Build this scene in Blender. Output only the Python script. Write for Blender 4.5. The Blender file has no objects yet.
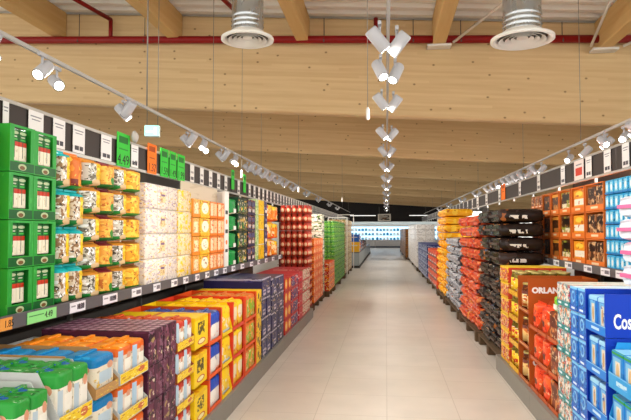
import bpy, bmesh, math, random
from mathutils import Vector, Matrix, Euler
random.seed(7)
PI = math.pi
SC = bpy.context.scene
COL = SC.collection

# ------------------------------------------------------------------ helpers
def lin(h):
    if not isinstance(h, str):
        return tuple(h) + (1,)
    c = [int(h[i:i+2], 16)/255 for i in (0, 2, 4)]
    return tuple((x/12.92 if x <= .04045 else ((x+.055)/1.055)**2.4) for x in c) + (1,)

def mask_group(name, ellipse):
    g = bpy.data.node_groups.new(name, 'ShaderNodeTree')
    for n in ('U', 'V', 'CU', 'CV', 'HU', 'HV'):
        g.interface.new_socket(n, in_out='INPUT', socket_type='NodeSocketFloat')
    g.interface.new_socket('Mask', in_out='OUTPUT', socket_type='NodeSocketFloat')
    gi = g.nodes.new('NodeGroupInput'); go = g.nodes.new('NodeGroupOutput')
    def m(op, a, b=None):
        n = g.nodes.new('ShaderNodeMath'); n.operation = op
        for i, v in enumerate((a, b)):
            if v is None: continue
            if isinstance(v, (int, float)): n.inputs[i].default_value = v
            else: g.links.new(v, n.inputs[i])
        return n.outputs[0]
    du = m('DIVIDE', m('ABSOLUTE', m('SUBTRACT', gi.outputs['U'], gi.outputs['CU'])), gi.outputs['HU'])
    dv = m('DIVIDE', m('ABSOLUTE', m('SUBTRACT', gi.outputs['V'], gi.outputs['CV'])), gi.outputs['HV'])
    if ellipse:
        o = m('LESS_THAN', m('ADD', m('MULTIPLY', du, du), m('MULTIPLY', dv, dv)), 1.0)
    else:
        o = m('LESS_THAN', m('MAXIMUM', du, dv), 1.0)
    g.links.new(o, go.inputs['Mask'])
    return g
RECT = mask_group('rect_mask', False)
ELLI = mask_group('ellipse_mask', True)

MATS = {}
def mat(name, col, rough=.5, metal=0, emit=None, spec=.25, noise=0):
    if name in MATS: return MATS[name]
    m = bpy.data.materials.new(name); m.use_nodes = True
    b = m.node_tree.nodes['Principled BSDF']
    b.inputs['Base Color'].default_value = lin(col)
    b.inputs['Roughness'].default_value = rough
    b.inputs['Metallic'].default_value = metal
    b.inputs['Specular IOR Level'].default_value = spec
    if emit:
        b.inputs['Emission Color'].default_value = lin(emit[0])
        b.inputs['Emission Strength'].default_value = emit[1]
    if noise:
        nt = m.node_tree
        t = nt.nodes.new('ShaderNodeTexNoise'); t.inputs['Scale'].default_value = noise
        r = nt.nodes.new('ShaderNodeMapRange')
        r.inputs['To Min'].default_value = max(.05, rough-.12); r.inputs['To Max'].default_value = min(1, rough+.12)
        nt.links.new(t.outputs['Fac'], r.inputs['Value']); nt.links.new(r.outputs[0], b.inputs['Roughness'])
    MATS[name] = m
    return m

def prt(name, base, *shapes, rough=.38, tile=None, crinkle=0, detail=False):
    """printed packaging: rectangles, ellipses and blotches in the face's own 0..1 coordinates"""
    if name in MATS: return MATS[name]
    if detail:
        c = [int(base[i:i+2], 16) for i in (0, 2, 4)]
        dk = ''.join('%02X' % int(v*.62) for v in c); lt = ''.join('%02X' % int(v+(255-v)*(.32 if sum(c) > 330 else .14)) for v in c)
        shapes = (('b', 9, .59, dk), ('b', 12, .63, lt)) + shapes
    m = bpy.data.materials.new(name); m.use_nodes = True
    nt = m.node_tree; N = nt.nodes; L = nt.links
    b = N['Principled BSDF']; b.inputs['Roughness'].default_value = rough; b.inputs['Specular IOR Level'].default_value = .22
    uv = N.new('ShaderNodeUVMap'); uv.uv_map = 'UVMap'
    src = uv.outputs[0]
    if tile:
        mu = N.new('ShaderNodeVectorMath'); mu.operation = 'MULTIPLY'; mu.inputs[1].default_value = (tile[0], tile[1], 1)
        fr = N.new('ShaderNodeVectorMath'); fr.operation = 'FRACTION'
        L.new(src, mu.inputs[0]); L.new(mu.outputs[0], fr.inputs[0]); src = fr.outputs[0]
    sp = N.new('ShaderNodeSeparateXYZ'); L.new(src, sp.inputs[0])
    rgb = N.new('ShaderNodeRGB'); rgb.outputs[0].default_value = lin(base); cur = rgb.outputs[0]
    info = N.new('ShaderNodeObjectInfo')
    noises = {}
    for s in shapes:
        k = s[0]
        g = N.new('ShaderNodeGroup'); g.node_tree = ELLI if k == 'e' else RECT
        L.new(sp.outputs[0], g.inputs['U']); L.new(sp.outputs[1], g.inputs['V'])
        if k == 'e': cu, cv, hu, hv, c = s[1:6]
        elif k == 'r': cu, cv, hu, hv, c = (s[1]+s[3])/2, (s[2]+s[4])/2, (s[3]-s[1])/2, (s[4]-s[2])/2, s[5]
        else:
            sc, thr, c = s[1:4]; q = s[4] if len(s) > 4 else (0, 0, 1, 1)
            cu, cv, hu, hv = (q[0]+q[2])/2, (q[1]+q[3])/2, (q[2]-q[0])/2, (q[3]-q[1])/2
        for n, v in zip(('CU', 'CV', 'HU', 'HV'), (cu, cv, hu, hv)): g.inputs[n].default_value = v
        f = g.outputs[0]
        if k == 'b':
            t = N.new('ShaderNodeTexNoise'); t.noise_dimensions = '4D'
            t.inputs['Scale'].default_value = sc; t.inputs['Detail'].default_value = 2
            L.new(src, t.inputs['Vector'])
            wm = N.new('ShaderNodeMath'); wm.operation = 'MULTIPLY_ADD'
            wm.inputs[1].default_value = 9; wm.inputs[2].default_value = len(shapes)*1.7 + sc*3.1 + thr*17
            L.new(info.outputs['Random'], wm.inputs[0]); L.new(wm.outputs[0], t.inputs['W'])
            gt = N.new('ShaderNodeMath'); gt.operation = 'GREATER_THAN'; gt.inputs[1].default_value = thr
            L.new(t.outputs['Fac'], gt.inputs[0])
            mm = N.new('ShaderNodeMath'); mm.operation = 'MULTIPLY'
            L.new(gt.outputs[0], mm.inputs[0]); L.new(f, mm.inputs[1]); f = mm.outputs[0]
        x = N.new('ShaderNodeMix'); x.data_type = 'RGBA'
        L.new(f, x.inputs[0]); L.new(cur, x.inputs[6]); x.inputs[7].default_value = lin(c)
        cur = x.outputs[2]
    L.new(cur, b.inputs['Base Color'])
    if crinkle:
        t = N.new('ShaderNodeTexNoise'); t.inputs['Scale'].default_value = crinkle; t.inputs['Detail'].default_value = 3
        oc = N.new('ShaderNodeTexCoord'); L.new(oc.outputs['Object'], t.inputs['Vector'])
        bp = N.new('ShaderNodeBump'); bp.inputs['Strength'].default_value = .5; bp.inputs['Distance'].default_value = .01
        L.new(t.outputs['Fac'], bp.inputs['Height']); L.new(bp.outputs[0], b.inputs['Normal'])
    MATS[name] = m
    return m

def uvl(bm): return bm.loops.layers.uv.get('UVMap') or bm.loops.layers.uv.new('UVMap')

def face(bm, pts, mi=0, uvs=None):
    f = bm.faces.new([bm.verts.new(p) for p in pts]); f.material_index = mi
    if uvs:
        l = uvl(bm)
        for lp, u in zip(f.loops, uvs): lp[l].uv = u
    return f

Q = ((0, 0), (1, 0), (1, 1), (0, 1))
def box(bm, x0, x1, y0, y1, z0, z1, mi=(0,)*6):
    """faces: front +x, back -x, near -y, far +y, top, bottom; each with its own 0..1 coordinates"""
    l = uvl(bm)
    v = [bm.verts.new((x, y, z)) for x in (x0, x1) for y in (y0, y1) for z in (z0, z1)]
    F = ((4, 6, 7, 5), (2, 0, 1, 3), (0, 4, 5, 1), (6, 2, 3, 7), (1, 5, 7, 3), (0, 2, 6, 4))
    for i, f in enumerate(F):
        q = bm.faces.new([v[k] for k in f]); q.material_index = mi[i]
        for lp, u in zip(q.loops, Q): lp[l].uv = u
    return bm

def prism_y(bm, pts, y0, y1, mi=0):
    """polygon in x,z (counter-clockwise seen from -y) extruded from y0 to y1"""
    l = uvl(bm)
    xs = [p[0] for p in pts]; zs = [p[1] for p in pts]
    W = max(xs)-min(xs) or 1; Hh = max(zs)-min(zs) or 1
    a = [bm.verts.new((p[0], y0, p[1])) for p in pts]; b = [bm.verts.new((p[0], y1, p[1])) for p in pts]
    uvf = lambda v: ((v.co.x-min(xs))/W, (v.co.z-min(zs))/Hh)
    fs = [bm.faces.new(a), bm.faces.new(b[::-1])]
    for i in range(len(pts)):
        j = (i+1) % len(pts); fs.append(bm.faces.new((a[j], a[i], b[i], b[j])))
    for f in fs:
        f.material_index = mi
        for lp in f.loops: lp[l].uv = uvf(lp.vert)

def lathe(bm, prof, n=16, mi=0, c=(0, 0), smooth=True, cap=True):
    l = uvl(bm); rings = []
    zs = [p[1] for p in prof]; zr = (max(zs)-min(zs)) or 1
    for r, z in prof:
        rings.append([bm.verts.new((c[0]+r*math.cos(2*PI*k/n), c[1]+r*math.sin(2*PI*k/n), z)) for k in range(n)])
    for i in range(len(prof)-1):
        for k in range(n):
            k2 = (k+1) % n
            f = bm.faces.new((rings[i][k], rings[i][k2], rings[i+1][k2], rings[i+1][k])); f.material_index = mi; f.smooth = smooth
            vv = ((zs[i]-min(zs))/zr, (zs[i+1]-min(zs))/zr)
            for lp, u in zip(f.loops, ((k/n, vv[0]), ((k+1)/n, vv[0]), ((k+1)/n, vv[1]), (k/n, vv[1]))): lp[l].uv = u
    for ring, z, rev in () if not cap else ((rings[0], zs[0], True), (rings[-1], zs[-1], False)):
        f = bm.faces.new(ring[::-1] if rev else ring); f.material_index = mi
        for lp in f.loops: lp[l].uv = (.5, 1 if not rev else 0)

def tube(bm, a, b, r, n=8, mi=0):
    a, b = Vector(a), Vector(b); d = (b-a); q = d.to_track_quat('Z', 'Y')
    t = bmesh.new(); lathe(t, [(r, 0), (r, d.length)], n, mi)
    t.transform(Matrix.Translation(a) @ q.to_matrix().to_4x4())
    me = bpy.data.meshes.new('tmp'); t.to_mesh(me); t.free(); bm.from_mesh(me); bpy.data.meshes.remove(me)

def bev(bm, r, seg=1):
    bmesh.ops.bevel(bm, geom=list(bm.edges), offset=r, segments=seg, profile=.5, affect='EDGES', clamp_overlap=True)
    return bm

def obj(name, bm, mats, parent=None, loc=(0, 0, 0), rot=(0, 0, 0)):
    me = bpy.data.meshes.new(name); bm.normal_update(); bm.to_mesh(me); bm.free()
    for m in (mats if isinstance(mats, (list, tuple)) else [mats]): me.materials.append(m)
    o = bpy.data.objects.new(name, me); COL.objects.link(o)
    o.location = loc; o.rotation_euler = rot
    if parent: o.parent = parent
    return o

def tag(o, label, cat, group=None):
    o['label'] = label; o['category'] = cat
    if group: o['group'] = group
    n = len(label.split())
    if not 4 <= n <= 16: print('LABEL LENGTH', n, label)
    return o

def struct(o, kind='structure'):
    o['kind'] = kind; return o

def empty(name, loc=(0, 0, 0), rz=0):
    o = bpy.data.objects.new(name, None); COL.objects.link(o)
    o.location = loc; o.rotation_euler = (0, 0, rz); o.empty_display_size = .05
    return o

KIDS = {}
def dup(o, parent=None):
    c = o.copy(); COL.objects.link(c)
    if parent: c.parent = parent
    if o not in KIDS: KIDS[o] = list(o.children)
    for ch in KIDS[o]:
        d = ch.copy(); COL.objects.link(d); d.parent = c
        for g in ch.children:
            e = g.copy(); COL.objects.link(e); e.parent = d
    return c

USED = set()
def inst(proto, loc, rz, label, cat, group=None, s=(1, 1, 1)):
    """the first time the prototype itself is placed, then copies of it"""
    if proto in USED: o = dup(proto)
    else:
        USED.add(proto); KIDS[proto] = list(proto.children); o = proto
    o.location = loc; o.rotation_euler = (0, 0, rz); o.scale = s
    return tag(o, label, cat, group)

WORDS = 'first second third fourth fifth sixth seventh eighth ninth tenth eleventh twelfth thirteenth fourteenth fifteenth sixteenth seventeenth eighteenth nineteenth twentieth'.split()
TENS = {20: 'twenty', 30: 'thirty', 40: 'forty', 50: 'fifty', 60: 'sixty', 70: 'seventy'}
def ordw(n):
    if n <= 20: return WORDS[n-1]
    t = n//10*10
    return TENS[t] + '-' + WORDS[n-t-1] if n % 10 else TENS[t][:-1] + 'ieth'
def roww(i, n):
    """i counted from the bottom, 0-based"""
    if n == 1: return ''
    if i == n-1: return 'top row'
    if i == 0: return 'bottom row'
    return ordw(n-i) + ' row down'
def colw(j, n):
    if n == 1: return ''
    if n == 2: return ('nearer column', 'farther column')[j]
    if j == 0: return 'nearest column'
    if j == n-1: return 'farthest column'
    return ordw(j+1) + ' column along'
def lab(*parts): return ', '.join(p for p in parts if p)

def text(parent, body, size, loc, rot, m, name='lettering', ext=.0006, sx=1, align='CENTER', bold=0):
    cu = bpy.data.curves.new(name, 'FONT'); cu.body = body; cu.size = size
    cu.extrude = ext; cu.offset = bold; cu.align_x = align; cu.align_y = 'CENTER'; cu.resolution_u = 3
    t = bpy.data.objects.new('tmp', cu); COL.objects.link(t)
    me = bpy.data.meshes.new_from_object(t.evaluated_get(bpy.context.evaluated_depsgraph_get()))
    bpy.data.objects.remove(t); bpy.data.curves.remove(cu)
    me.materials.clear(); me.materials.append(m)
    o = bpy.data.objects.new(name, me); COL.objects.link(o)
    o.parent = parent; o.location = loc; o.rotation_euler = rot; o.scale = (sx, 1, 1)
    return o
FRONT = (PI/2, 0, PI/2)      # lettering on a face that looks along local +x
NEAR = (PI/2, 0, 0)          # on a face that looks along local -y
FARF = (PI/2, 0, PI)         # on a face that looks along local +y

def reuv(bm, W, D, H, topmi=None, sidemi=None):
    """print coordinates from position, so that rounded edges carry on the print of the side they belong to"""
    l = uvl(bm); bm.normal_update()
    for f in bm.faces:
        n = f.normal
        if abs(n.z) > .8:
            if topmi is not None and n.z > 0: f.material_index = topmi
            for lp in f.loops: lp[l].uv = ((lp.vert.co.y+W/2)/W, (lp.vert.co.x+D)/D)
        elif abs(n.x) >= abs(n.y):
            for lp in f.loops: lp[l].uv = ((lp.vert.co.y+W/2)/W, lp.vert.co.z/H)
        else:
            for lp in f.loops: lp[l].uv = ((lp.vert.co.x+D)/D, lp.vert.co.z/H)

# ------------------------------------------------------------------ product shapes (front face at local x=0, base at z=0)
def carton(name, W, D, H, front, end, top, b=.004, seg=1):
    bm = bmesh.new(); box(bm, -D, 0, -W/2, W/2, 0, H, (0, 2, 1, 1, 2, 2)); bev(bm, b, seg); reuv(bm, W, D, H)
    return obj(name, bm, [front, end, top])

def tray_bm(W, D, H, lip, cut, frame=0, t=.004, topbar=0):
    bm = bmesh.new()
    box(bm, -D, 0, -W/2, W/2, 0, t, (1, 1, 1, 1, 1, 1))
    box(bm, -D, -D+t, -W/2+t, W/2-t, t, H, (1,)*6)
    side = [(-D, t), (0, t), (0, lip if not frame else H), (-cut, H), (-D, H)] if not frame else [(-D, t), (0, t), (0, H), (-D, H)]
    prism_y(bm, side, -W/2, -W/2+t, 1); prism_y(bm, side, W/2-t, W/2, 1)
    box(bm, -t, 0, -W/2+t, W/2-t, t, lip, (0, 1, 1, 1, 1, 1))
    if frame:
        for s in (-1, 1):
            y = sorted((s*(W/2-t), s*(W/2-frame)))
            box(bm, -t, 0, y[0], y[1], lip, H, (2, 1, 1, 1, 1, 1))
        if topbar: box(bm, -t, 0, -W/2+frame, W/2-frame, H-topbar, H, (2, 1, 1, 1, 1, 1))
    return bm
def tray(name, W, D, H, lipm, sidem, lip=.05, cut=.08, frame=0, framem=None, topbar=0):
    return obj(name, tray_bm(W, D, H, lip, cut, frame, topbar=topbar), [lipm, sidem, framem or sidem])

def softpack_bm(W, D, H, r):
    bm = bmesh.new(); box(bm, -D, 0, -W/2, W/2, 0, H, (0, 0, 0, 0, 1, 1))
    bmesh.ops.bevel(bm, geom=list(bm.edges), offset=r, segments=2, profile=.5, affect='EDGES', clamp_overlap=True)
    for f in bm.faces: f.smooth = True
    reuv(bm, W, D, H, 1)
    return bm
def softpack(name, W, D, H, m, top, r=None, seal=True):
    """filled paper or foil bag with a folded top seam"""
    o = obj(name, softpack_bm(W, D, H*(.95 if seal else 1), r or min(W, D, H)*.14), [m, top])
    if seal:
        bm = bmesh.new(); box(bm, -D*.56, -D*.44, -W*.42, W*.42, H*.945, H); bev(bm, .002)
        obj('folded_seam', bm, top, o)
    return o

def pouch_bm(W, D, H, nu=10, nv=12, seed=0):
    rnd = random.Random(seed); bm = bmesh.new(); l = uvl(bm)
    def th(u, v):
        a = max(0, math.sin(PI*u))**.3
        b = min(1, (v/.06))**.4 if v < .06 else (1 if v < .8 else max(0, 1-((v-.8)/.15)**3))
        return D/2*(.06+.94*a*b)
    g = {}
    for s in (1, -1):
        for i in range(nu+1):
            for j in range(nv+1):
                u, v = i/nu, j/nv*.95
                edge = i in (0, nu)
                w = W*(1-.05*math.sin(PI*v))
                x = -D/2+s*(D*.02 if edge else th(u, v)+rnd.uniform(-.02, .02)*D)
                if x > 0: x = 0
                if x < -D: x = -D
                g[s, i, j] = bm.verts.new((x, (u-.5)*w, v*H))
    for s in (1, -1):
        for i in range(nu):
            for j in range(nv):
                a = [g[s, i, j], g[s, i+1, j], g[s, i+1, j+1], g[s, i, j+1]]
                uu = [(i/nu, j/nv), ((i+1)/nu, j/nv), ((i+1)/nu, (j+1)/nv), (i/nu, (j+1)/nv)]
                if s < 0: a = a[::-1]; uu = uu[::-1]
                f = bm.faces.new(a); f.smooth = True
                for lp, u in zip(f.loops, uu): lp[l].uv = u
    for j in range(nv):
        for i, fl in ((0, 1), (nu, 0)):
            a = [g[-1, i, j], g[1, i, j], g[1, i, j+1], g[-1, i, j+1]]
            bm.faces.new(a if fl else a[::-1])
    for i in range(nu):
        bm.faces.new((g[-1, i, 0], g[-1, i+1, 0], g[1, i+1, 0], g[1, i, 0]))
        bm.faces.new((g[1, i, nv], g[1, i+1, nv], g[-1, i+1, nv], g[-1, i, nv]))
    return bm
def pouch(name, W, D, H, m, seal, seed=0):
    o = obj(name, pouch_bm(W, D, H, seed=seed), m)
    bm = bmesh.new(); box(bm, -D*.53, -D*.47, -W*.49, W*.49, H*.947, H); obj('top_seal', bm, seal, o)
    return o

def sack_bm(L, W, T, seed=0, pin=.07):
    """filled sack lying on its side, length along -x, crimped ends"""
    rnd = random.Random(seed); bm = bmesh.new(); l = uvl(bm); n = 16; S = 14; rings = []
    for i in range(S+1):
        t = i/S; e = max(0, math.sin(PI*min(max(t, .0), 1)))
        h = T/2*(.8+.2*min(1, e*2.2)**.6); w = W/2*(1-pin*(1-min(1, e*2.2)))
        ring = []
        for k in range(n):
            a = -PI/2+2*PI*k/n; ca, sa = math.cos(a), math.sin(a)
            y = w*math.copysign(abs(ca)**.42, ca); z = h*math.copysign(abs(sa)**.42, sa)
            j = 1 if i in (0, S) else 1-rnd.uniform(0, .07)
            ring.append(bm.verts.new((-L*t+(rnd.uniform(-.012, .012) if 0 < i < S else rnd.uniform(-.012, .012)*.9), y*j, T/2+z*j)))
        rings.append(ring)
    for i in range(S):
        for k in range(n):
            k2 = (k+1) % n
            f = bm.faces.new((rings[i+1][k], rings[i+1][k2], rings[i][k2], rings[i][k])); f.smooth = True
            for lp, u in zip(f.loops, (((i+1)/S, k/n), ((i+1)/S, (k+1)/n), (i/S, (k+1)/n), (i/S, k/n))): lp[l].uv = u
    bm.faces.new(rings[0]); bm.faces.new(rings[-1][::-1])
    bmesh.ops.recalc_face_normals(bm, faces=bm.faces)
    return bm
def sack(name, L, W, T, m, tie, seed=0):
    o = obj(name, sack_bm(L-.054, W, T, seed), m)
    for v in o.data.vertices: v.co.x -= .027
    for x0 in (-.031, -L+.001):
        bm = bmesh.new(); box(bm, x0, x0+.03 if x0 > -.1 else x0+.03, -W*.40, W*.40, T*.42, T*.58); obj('end_seam', bm, tie, o)
    return o

def jar(name, r, H, body, lid, label, n=16, lidh=.018):
    bm = bmesh.new(); h = H-lidh
    lathe(bm, [(r*.9, 0), (r, .006), (r, h*.78), (r*.82, h*.95), (r*.8, h)], n)
    o = obj(name, bm, body); KIDS.pop(o, None)
    for v in o.data.vertices: v.co.x -= r
    bm = bmesh.new(); lathe(bm, [(r*.86, h), (r*.88, h+.003), (r*.88, H-.003), (r*.84, H)], n, c=(-r, 0)); obj('lid', bm, lid, o)
    if label:
        bm = bmesh.new(); lathe(bm, [(r*1.012, h*.14), (r*1.012, h*.76)], n, c=(-r, 0)); obj('label', bm, label, o)
    return o

# ------------------------------------------------------------------ placing: side L faces +x, side R faces -x
class Side:
    def __init__(s, rz): s.rz = rz
LEFT, RIGHT = Side(0), Side(PI)
def put(proto, side, xf, y, z, label, cat, group, jit=.004, tilt=.012):
    return inst(proto, (xf-(1 if side is LEFT else -1)*random.uniform(0, jit), y, z), side.rz+random.uniform(-tilt, tilt), label, cat, group)

def stack(proto, side, xf, y0, y1, z0, tiers, pitch, cols, look, where, cat, group, protos=None, tilt=.006, jit=.006, skip=()):
    """tiers x cols copies filling y0..y1 along the aisle"""
    p = (y1-y0)/cols
    for j in range(cols):
        for i in range(tiers):
            if (i, j) in skip: continue
            pr = protos[(i*3+j*5) % len(protos)] if protos else proto
            put(pr, side, xf, y0+p*(j+.5), z0+pitch*i, lab(look, roww(i, tiers), colw(j, cols), where), cat, group, jit, tilt)

def tray_stack(tr, pack, side, xf, y0, y1, z0, tiers, pitch, n, pd, deep, look_t, look_p, where, tcat, pcat, inset=.012, cols=1, low_deep=1):
    """display trays one on another with their packs: n packs side by side, pd deep each; the top tray shows all its rows"""
    sgn = -1 if side is LEFT else 1
    cw = (y1-y0)/cols
    for c in range(cols):
        yc = y0+cw*(c+.5); w = cw-.022
        for i in range(tiers):
            inst(tr, (xf, yc, z0+pitch*i), side.rz, lab(look_t, roww(i, tiers), colw(c, cols), where), tcat, look_t.split(' ')[0]+' display trays '+where)
            for d in range(deep if i == tiers-1 else low_deep):
                for k in range(n):
                    y = yc-w/2+w/n*(k+.5)
                    pos = ('nearer', 'farther')[k] + ' pack' if n == 2 else ('' if n == 1 else ordw(k+1) + ' pack along')
                    dd = '' if d == 0 else ('second', 'third', 'fourth', 'fifth', 'sixth', 'seventh')[d-1] + ' back'
                    put(pack, side, xf+sgn*(inset+d*(pd+.004)), y, z0+pitch*i+.006, lab(look_p, pos, dd, roww(i, tiers), colw(c, cols), where), pcat, 'packs '+where, .003, .012)

# ------------------------------------------------------------------ camera, view, world
cam = bpy.data.cameras.new('camera'); co = bpy.data.objects.new('camera', cam); COL.objects.link(co)
cam.sensor_width = 36; cam.lens = 563/631*36; cam.clip_end = 200; cam.clip_start = .05
th, ph = math.radians(7.14), math.radians(2.13)
co.location = (0, 0, 1.55); co.rotation_euler = (PI/2+ph, 0, th)
SC.camera = co
SC.view_settings.view_transform = 'Standard'; SC.view_settings.look = 'None'; SC.view_settings.gamma = 1
SC.view_settings.use_curve_mapping = False; SC.view_settings.exposure = 0.42
w = bpy.data.worlds.new('world'); SC.world = w; w.use_nodes = True
w.node_tree.nodes['Background'].inputs[0].default_value = (1, .97, .91, 1)
w.node_tree.nodes['Background'].inputs[1].default_value = 1.75

# ------------------------------------------------------------------ setting
def wood(name, c1, c2, lam=.042, knots=True, horiz=True):
    m = bpy.data.materials.new(name); m.use_nodes = True; nt = m.node_tree; N = nt.nodes; L = nt.links
    b = N['Principled BSDF']; b.inputs['Roughness'].default_value = .6; b.inputs['Specular IOR Level'].default_value = .25
    tc = N.new('ShaderNodeTexCoord'); mp = N.new('ShaderNodeMapping')
    mp.inputs['Scale'].default_value = (.5, 1, 9) if horiz else (9, .5, 9)
    L.new(tc.outputs['Object'], mp.inputs[0])
    n1 = N.new('ShaderNodeTexNoise'); n1.inputs['Scale'].default_value = 2.2; n1.inputs['Detail'].default_value = 5
    L.new(mp.outputs[0], n1.inputs['Vector'])
    sx = N.new('ShaderNodeSeparateXYZ'); L.new(tc.outputs['Object'], sx.inputs[0])
    def M(op, a, b=None):
        q = N.new('ShaderNodeMath'); q.operation = op
        for i, v in enumerate((a, b)):
            if v is None: continue
            if isinstance(v, (int, float)): q.inputs[i].default_value = v
            else: L.new(v, q.inputs[i])
        return q.outputs[0]
    row = M('FLOOR', M('DIVIDE', sx.outputs[2], lam))
    seg = M('FLOOR', M('ADD', M('DIVIDE', sx.outputs[0 if horiz else 1], 3.1), M('MULTIPLY', row, .37)))
    cb = N.new('ShaderNodeCombineXYZ'); L.new(row, cb.inputs[0]); L.new(seg, cb.inputs[1])
    wn = N.new('ShaderNodeTexWhiteNoise'); wn.noise_dimensions = '3D'; L.new(cb.outputs[0], wn.inputs['Vector'])
    fac = M('ADD', M('MULTIPLY', n1.outputs['Fac'], .75), M('MULTIPLY', wn.outputs['Value'], .3))
    mx = N.new('ShaderNodeMix'); mx.data_type = 'RGBA'; L.new(fac, mx.inputs[0])
    mx.inputs[6].default_value = lin(c1); mx.inputs[7].default_value = lin(c2); cur = mx.outputs[2]
    if knots:
        cv = N.new('ShaderNodeCombineXYZ'); L.new(M('MULTIPLY', sx.outputs[0], 3.4), cv.inputs[0]); L.new(M('MULTIPLY', sx.outputs[2], 4.4), cv.inputs[1])
        vo = N.new('ShaderNodeTexVoronoi'); vo.voronoi_dimensions = '2D'; vo.inputs['Scale'].default_value = 1; L.new(cv.outputs[0], vo.inputs['Vector'])
        r = N.new('ShaderNodeMapRange'); r.inputs['From Min'].default_value = .03; r.inputs['From Max'].default_value = .095
        r.inputs['To Min'].default_value = .8; r.inputs['To Max'].default_value = 0
        L.new(vo.outputs['Distance'], r.inputs['Value'])
        sc = N.new('ShaderNodeSeparateColor'); L.new(vo.outputs['Color'], sc.inputs[0])
        kf = M('MULTIPLY', r.outputs[0], M('GREATER_THAN', sc.outputs[0], M('ADD', .58, M('MULTIPLY', sc.outputs[1], .34))))
        x2 = N.new('ShaderNodeMix'); x2.data_type = 'RGBA'; L.new(kf, x2.inputs[0]); L.new(cur, x2.inputs[6])
        x2.inputs[7].default_value = lin('6E4A26'); cur = x2.outputs[2]
    L.new(cur, b.inputs['Base Color'])
    return m
WOOD = wood('glulam', 'C9A678', 'E9CF9F'); JOIST = wood('joist_wood', 'CFA566', 'E4C48A', lam=.06, knots=False, horiz=False)

def floor_mat():
    m = bpy.data.materials.new('floor_tiles'); m.use_nodes = True; nt = m.node_tree; N = nt.nodes; L = nt.links
    b = N['Principled BSDF']; b.inputs['Roughness'].default_value = .32; b.inputs['Specular IOR Level'].default_value = .4
    tc = N.new('ShaderNodeTexCoord')
    br = N.new('ShaderNodeTexBrick'); br.offset = 0; br.inputs['Scale'].default_value = 1
    br.inputs['Brick Width'].default_value = .6; br.inputs['Row Height'].default_value = .6; br.inputs['Mortar Size'].default_value = .003
    br.inputs['Color1'].default_value = lin('DCD2C6'); br.inputs['Color2'].default_value = lin('D7CDC0'); br.inputs['Mortar'].default_value = lin('BDB2A4')
    L.new(tc.outputs['Object'], br.inputs['Vector'])
    n = N.new('ShaderNodeTexNoise'); n.inputs['Scale'].default_value = 2.5; n.inputs['Detail'].default_value = 4; L.new(tc.outputs['Object'], n.inputs['Vector'])
    x = N.new('ShaderNodeMix'); x.data_type = 'RGBA'; x.blend_type = 'MULTIPLY'; x.inputs[0].default_value = .25
    L.new(br.outputs['Color'], x.inputs[6]); L.new(n.outputs['Fac'], x.inputs[7])
    L.new(x.outputs[2], b.inputs['Base Color'])
    return m
bm = bmesh.new(); box(bm, -26, 22, -6, 55, -.1, 0); struct(obj('floor', bm, floor_mat()))

SL = math.atan(.064)
def ceilz(x): return -.064*x
DECK = mat('roof_deck', 'F1EFEA', .55)
bm = bmesh.new(); l = uvl(bm)
# trapezoid sheet: ribs run across the aisle, following the roof's fall
y = -2.0
while y < 46:
    pr = [(y, 0), (y+.12, 0), (y+.16, .07), (y+.26, .07), (y+.30, 0)]
    for (ya, za), (yb, zb) in zip(pr[:-1], pr[1:]):
        face(bm, [(-40, ya, za), (25, ya, za), (25, yb, zb), (-40, yb, zb)][::-1])
    y += .30
struct(obj('ceiling', bm, DECK, loc=(0, 0, 5.07), rot=(0, SL, 0)))

BY = [9.27+5.1*i for i in range(7)]
for i, y in enumerate(BY):
    bm = bmesh.new(); box(bm, -38, 24, 0, .22, -1.62, 0); bev(bm, .028)
    struct(obj('trim_%d' % (i+1), bm, WOOD, loc=(0, y, 5.06), rot=(0, SL, 0)))
JX = (-5.72, -3.58, -1.36, .86, 3.38)
PLATE = mat('white_steel', 'E6E4DE', .4)
names = ('leftmost timber joist under the roof deck', 'timber joist second from the left under the roof deck', 'timber joist left of the aisle centre under the roof deck', 'timber joist right of the aisle centre under the roof deck', 'rightmost timber joist under the roof deck')
for k, x in enumerate(JX):
    bm = bmesh.new(); box(bm, -.1, .1, 0, 5.1, -.46, 0); bev(bm, .01)
    o = obj('roof_joist', bm, JOIST, loc=(x, 4.16, 5.06+ceilz(x)))
    struct(o)
    if k >= 3:
        bm = bmesh.new(); box(bm, -.19, .19, 4.9, 5.09, -.50, -.462); bev(bm, .004); obj('hanger_plate', bm, PLATE, o)

# steel bracing rods beside the right joists
for k, (a, b) in enumerate((((1.08, 9.05, 4.55), (2.25, 6.6, 4.86)), ((3.15, 9.05, 4.40), (2.9, 7.0, 4.84)), ((3.62, 9.05, 4.38), (4.7, 8.1, 4.72)))):
    bm = bmesh.new(); tube(bm, a, b, .022, 8)
    o = tag(obj('brace_rod', bm, PLATE), 'white steel brace rod %s' % ('from the middle right joist up to the duct', 'rising steeply beside the rightmost joist', 'running outwards from the rightmost joist')[k], 'brace', 'brace rods under the roof')
    struct(o)
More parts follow.
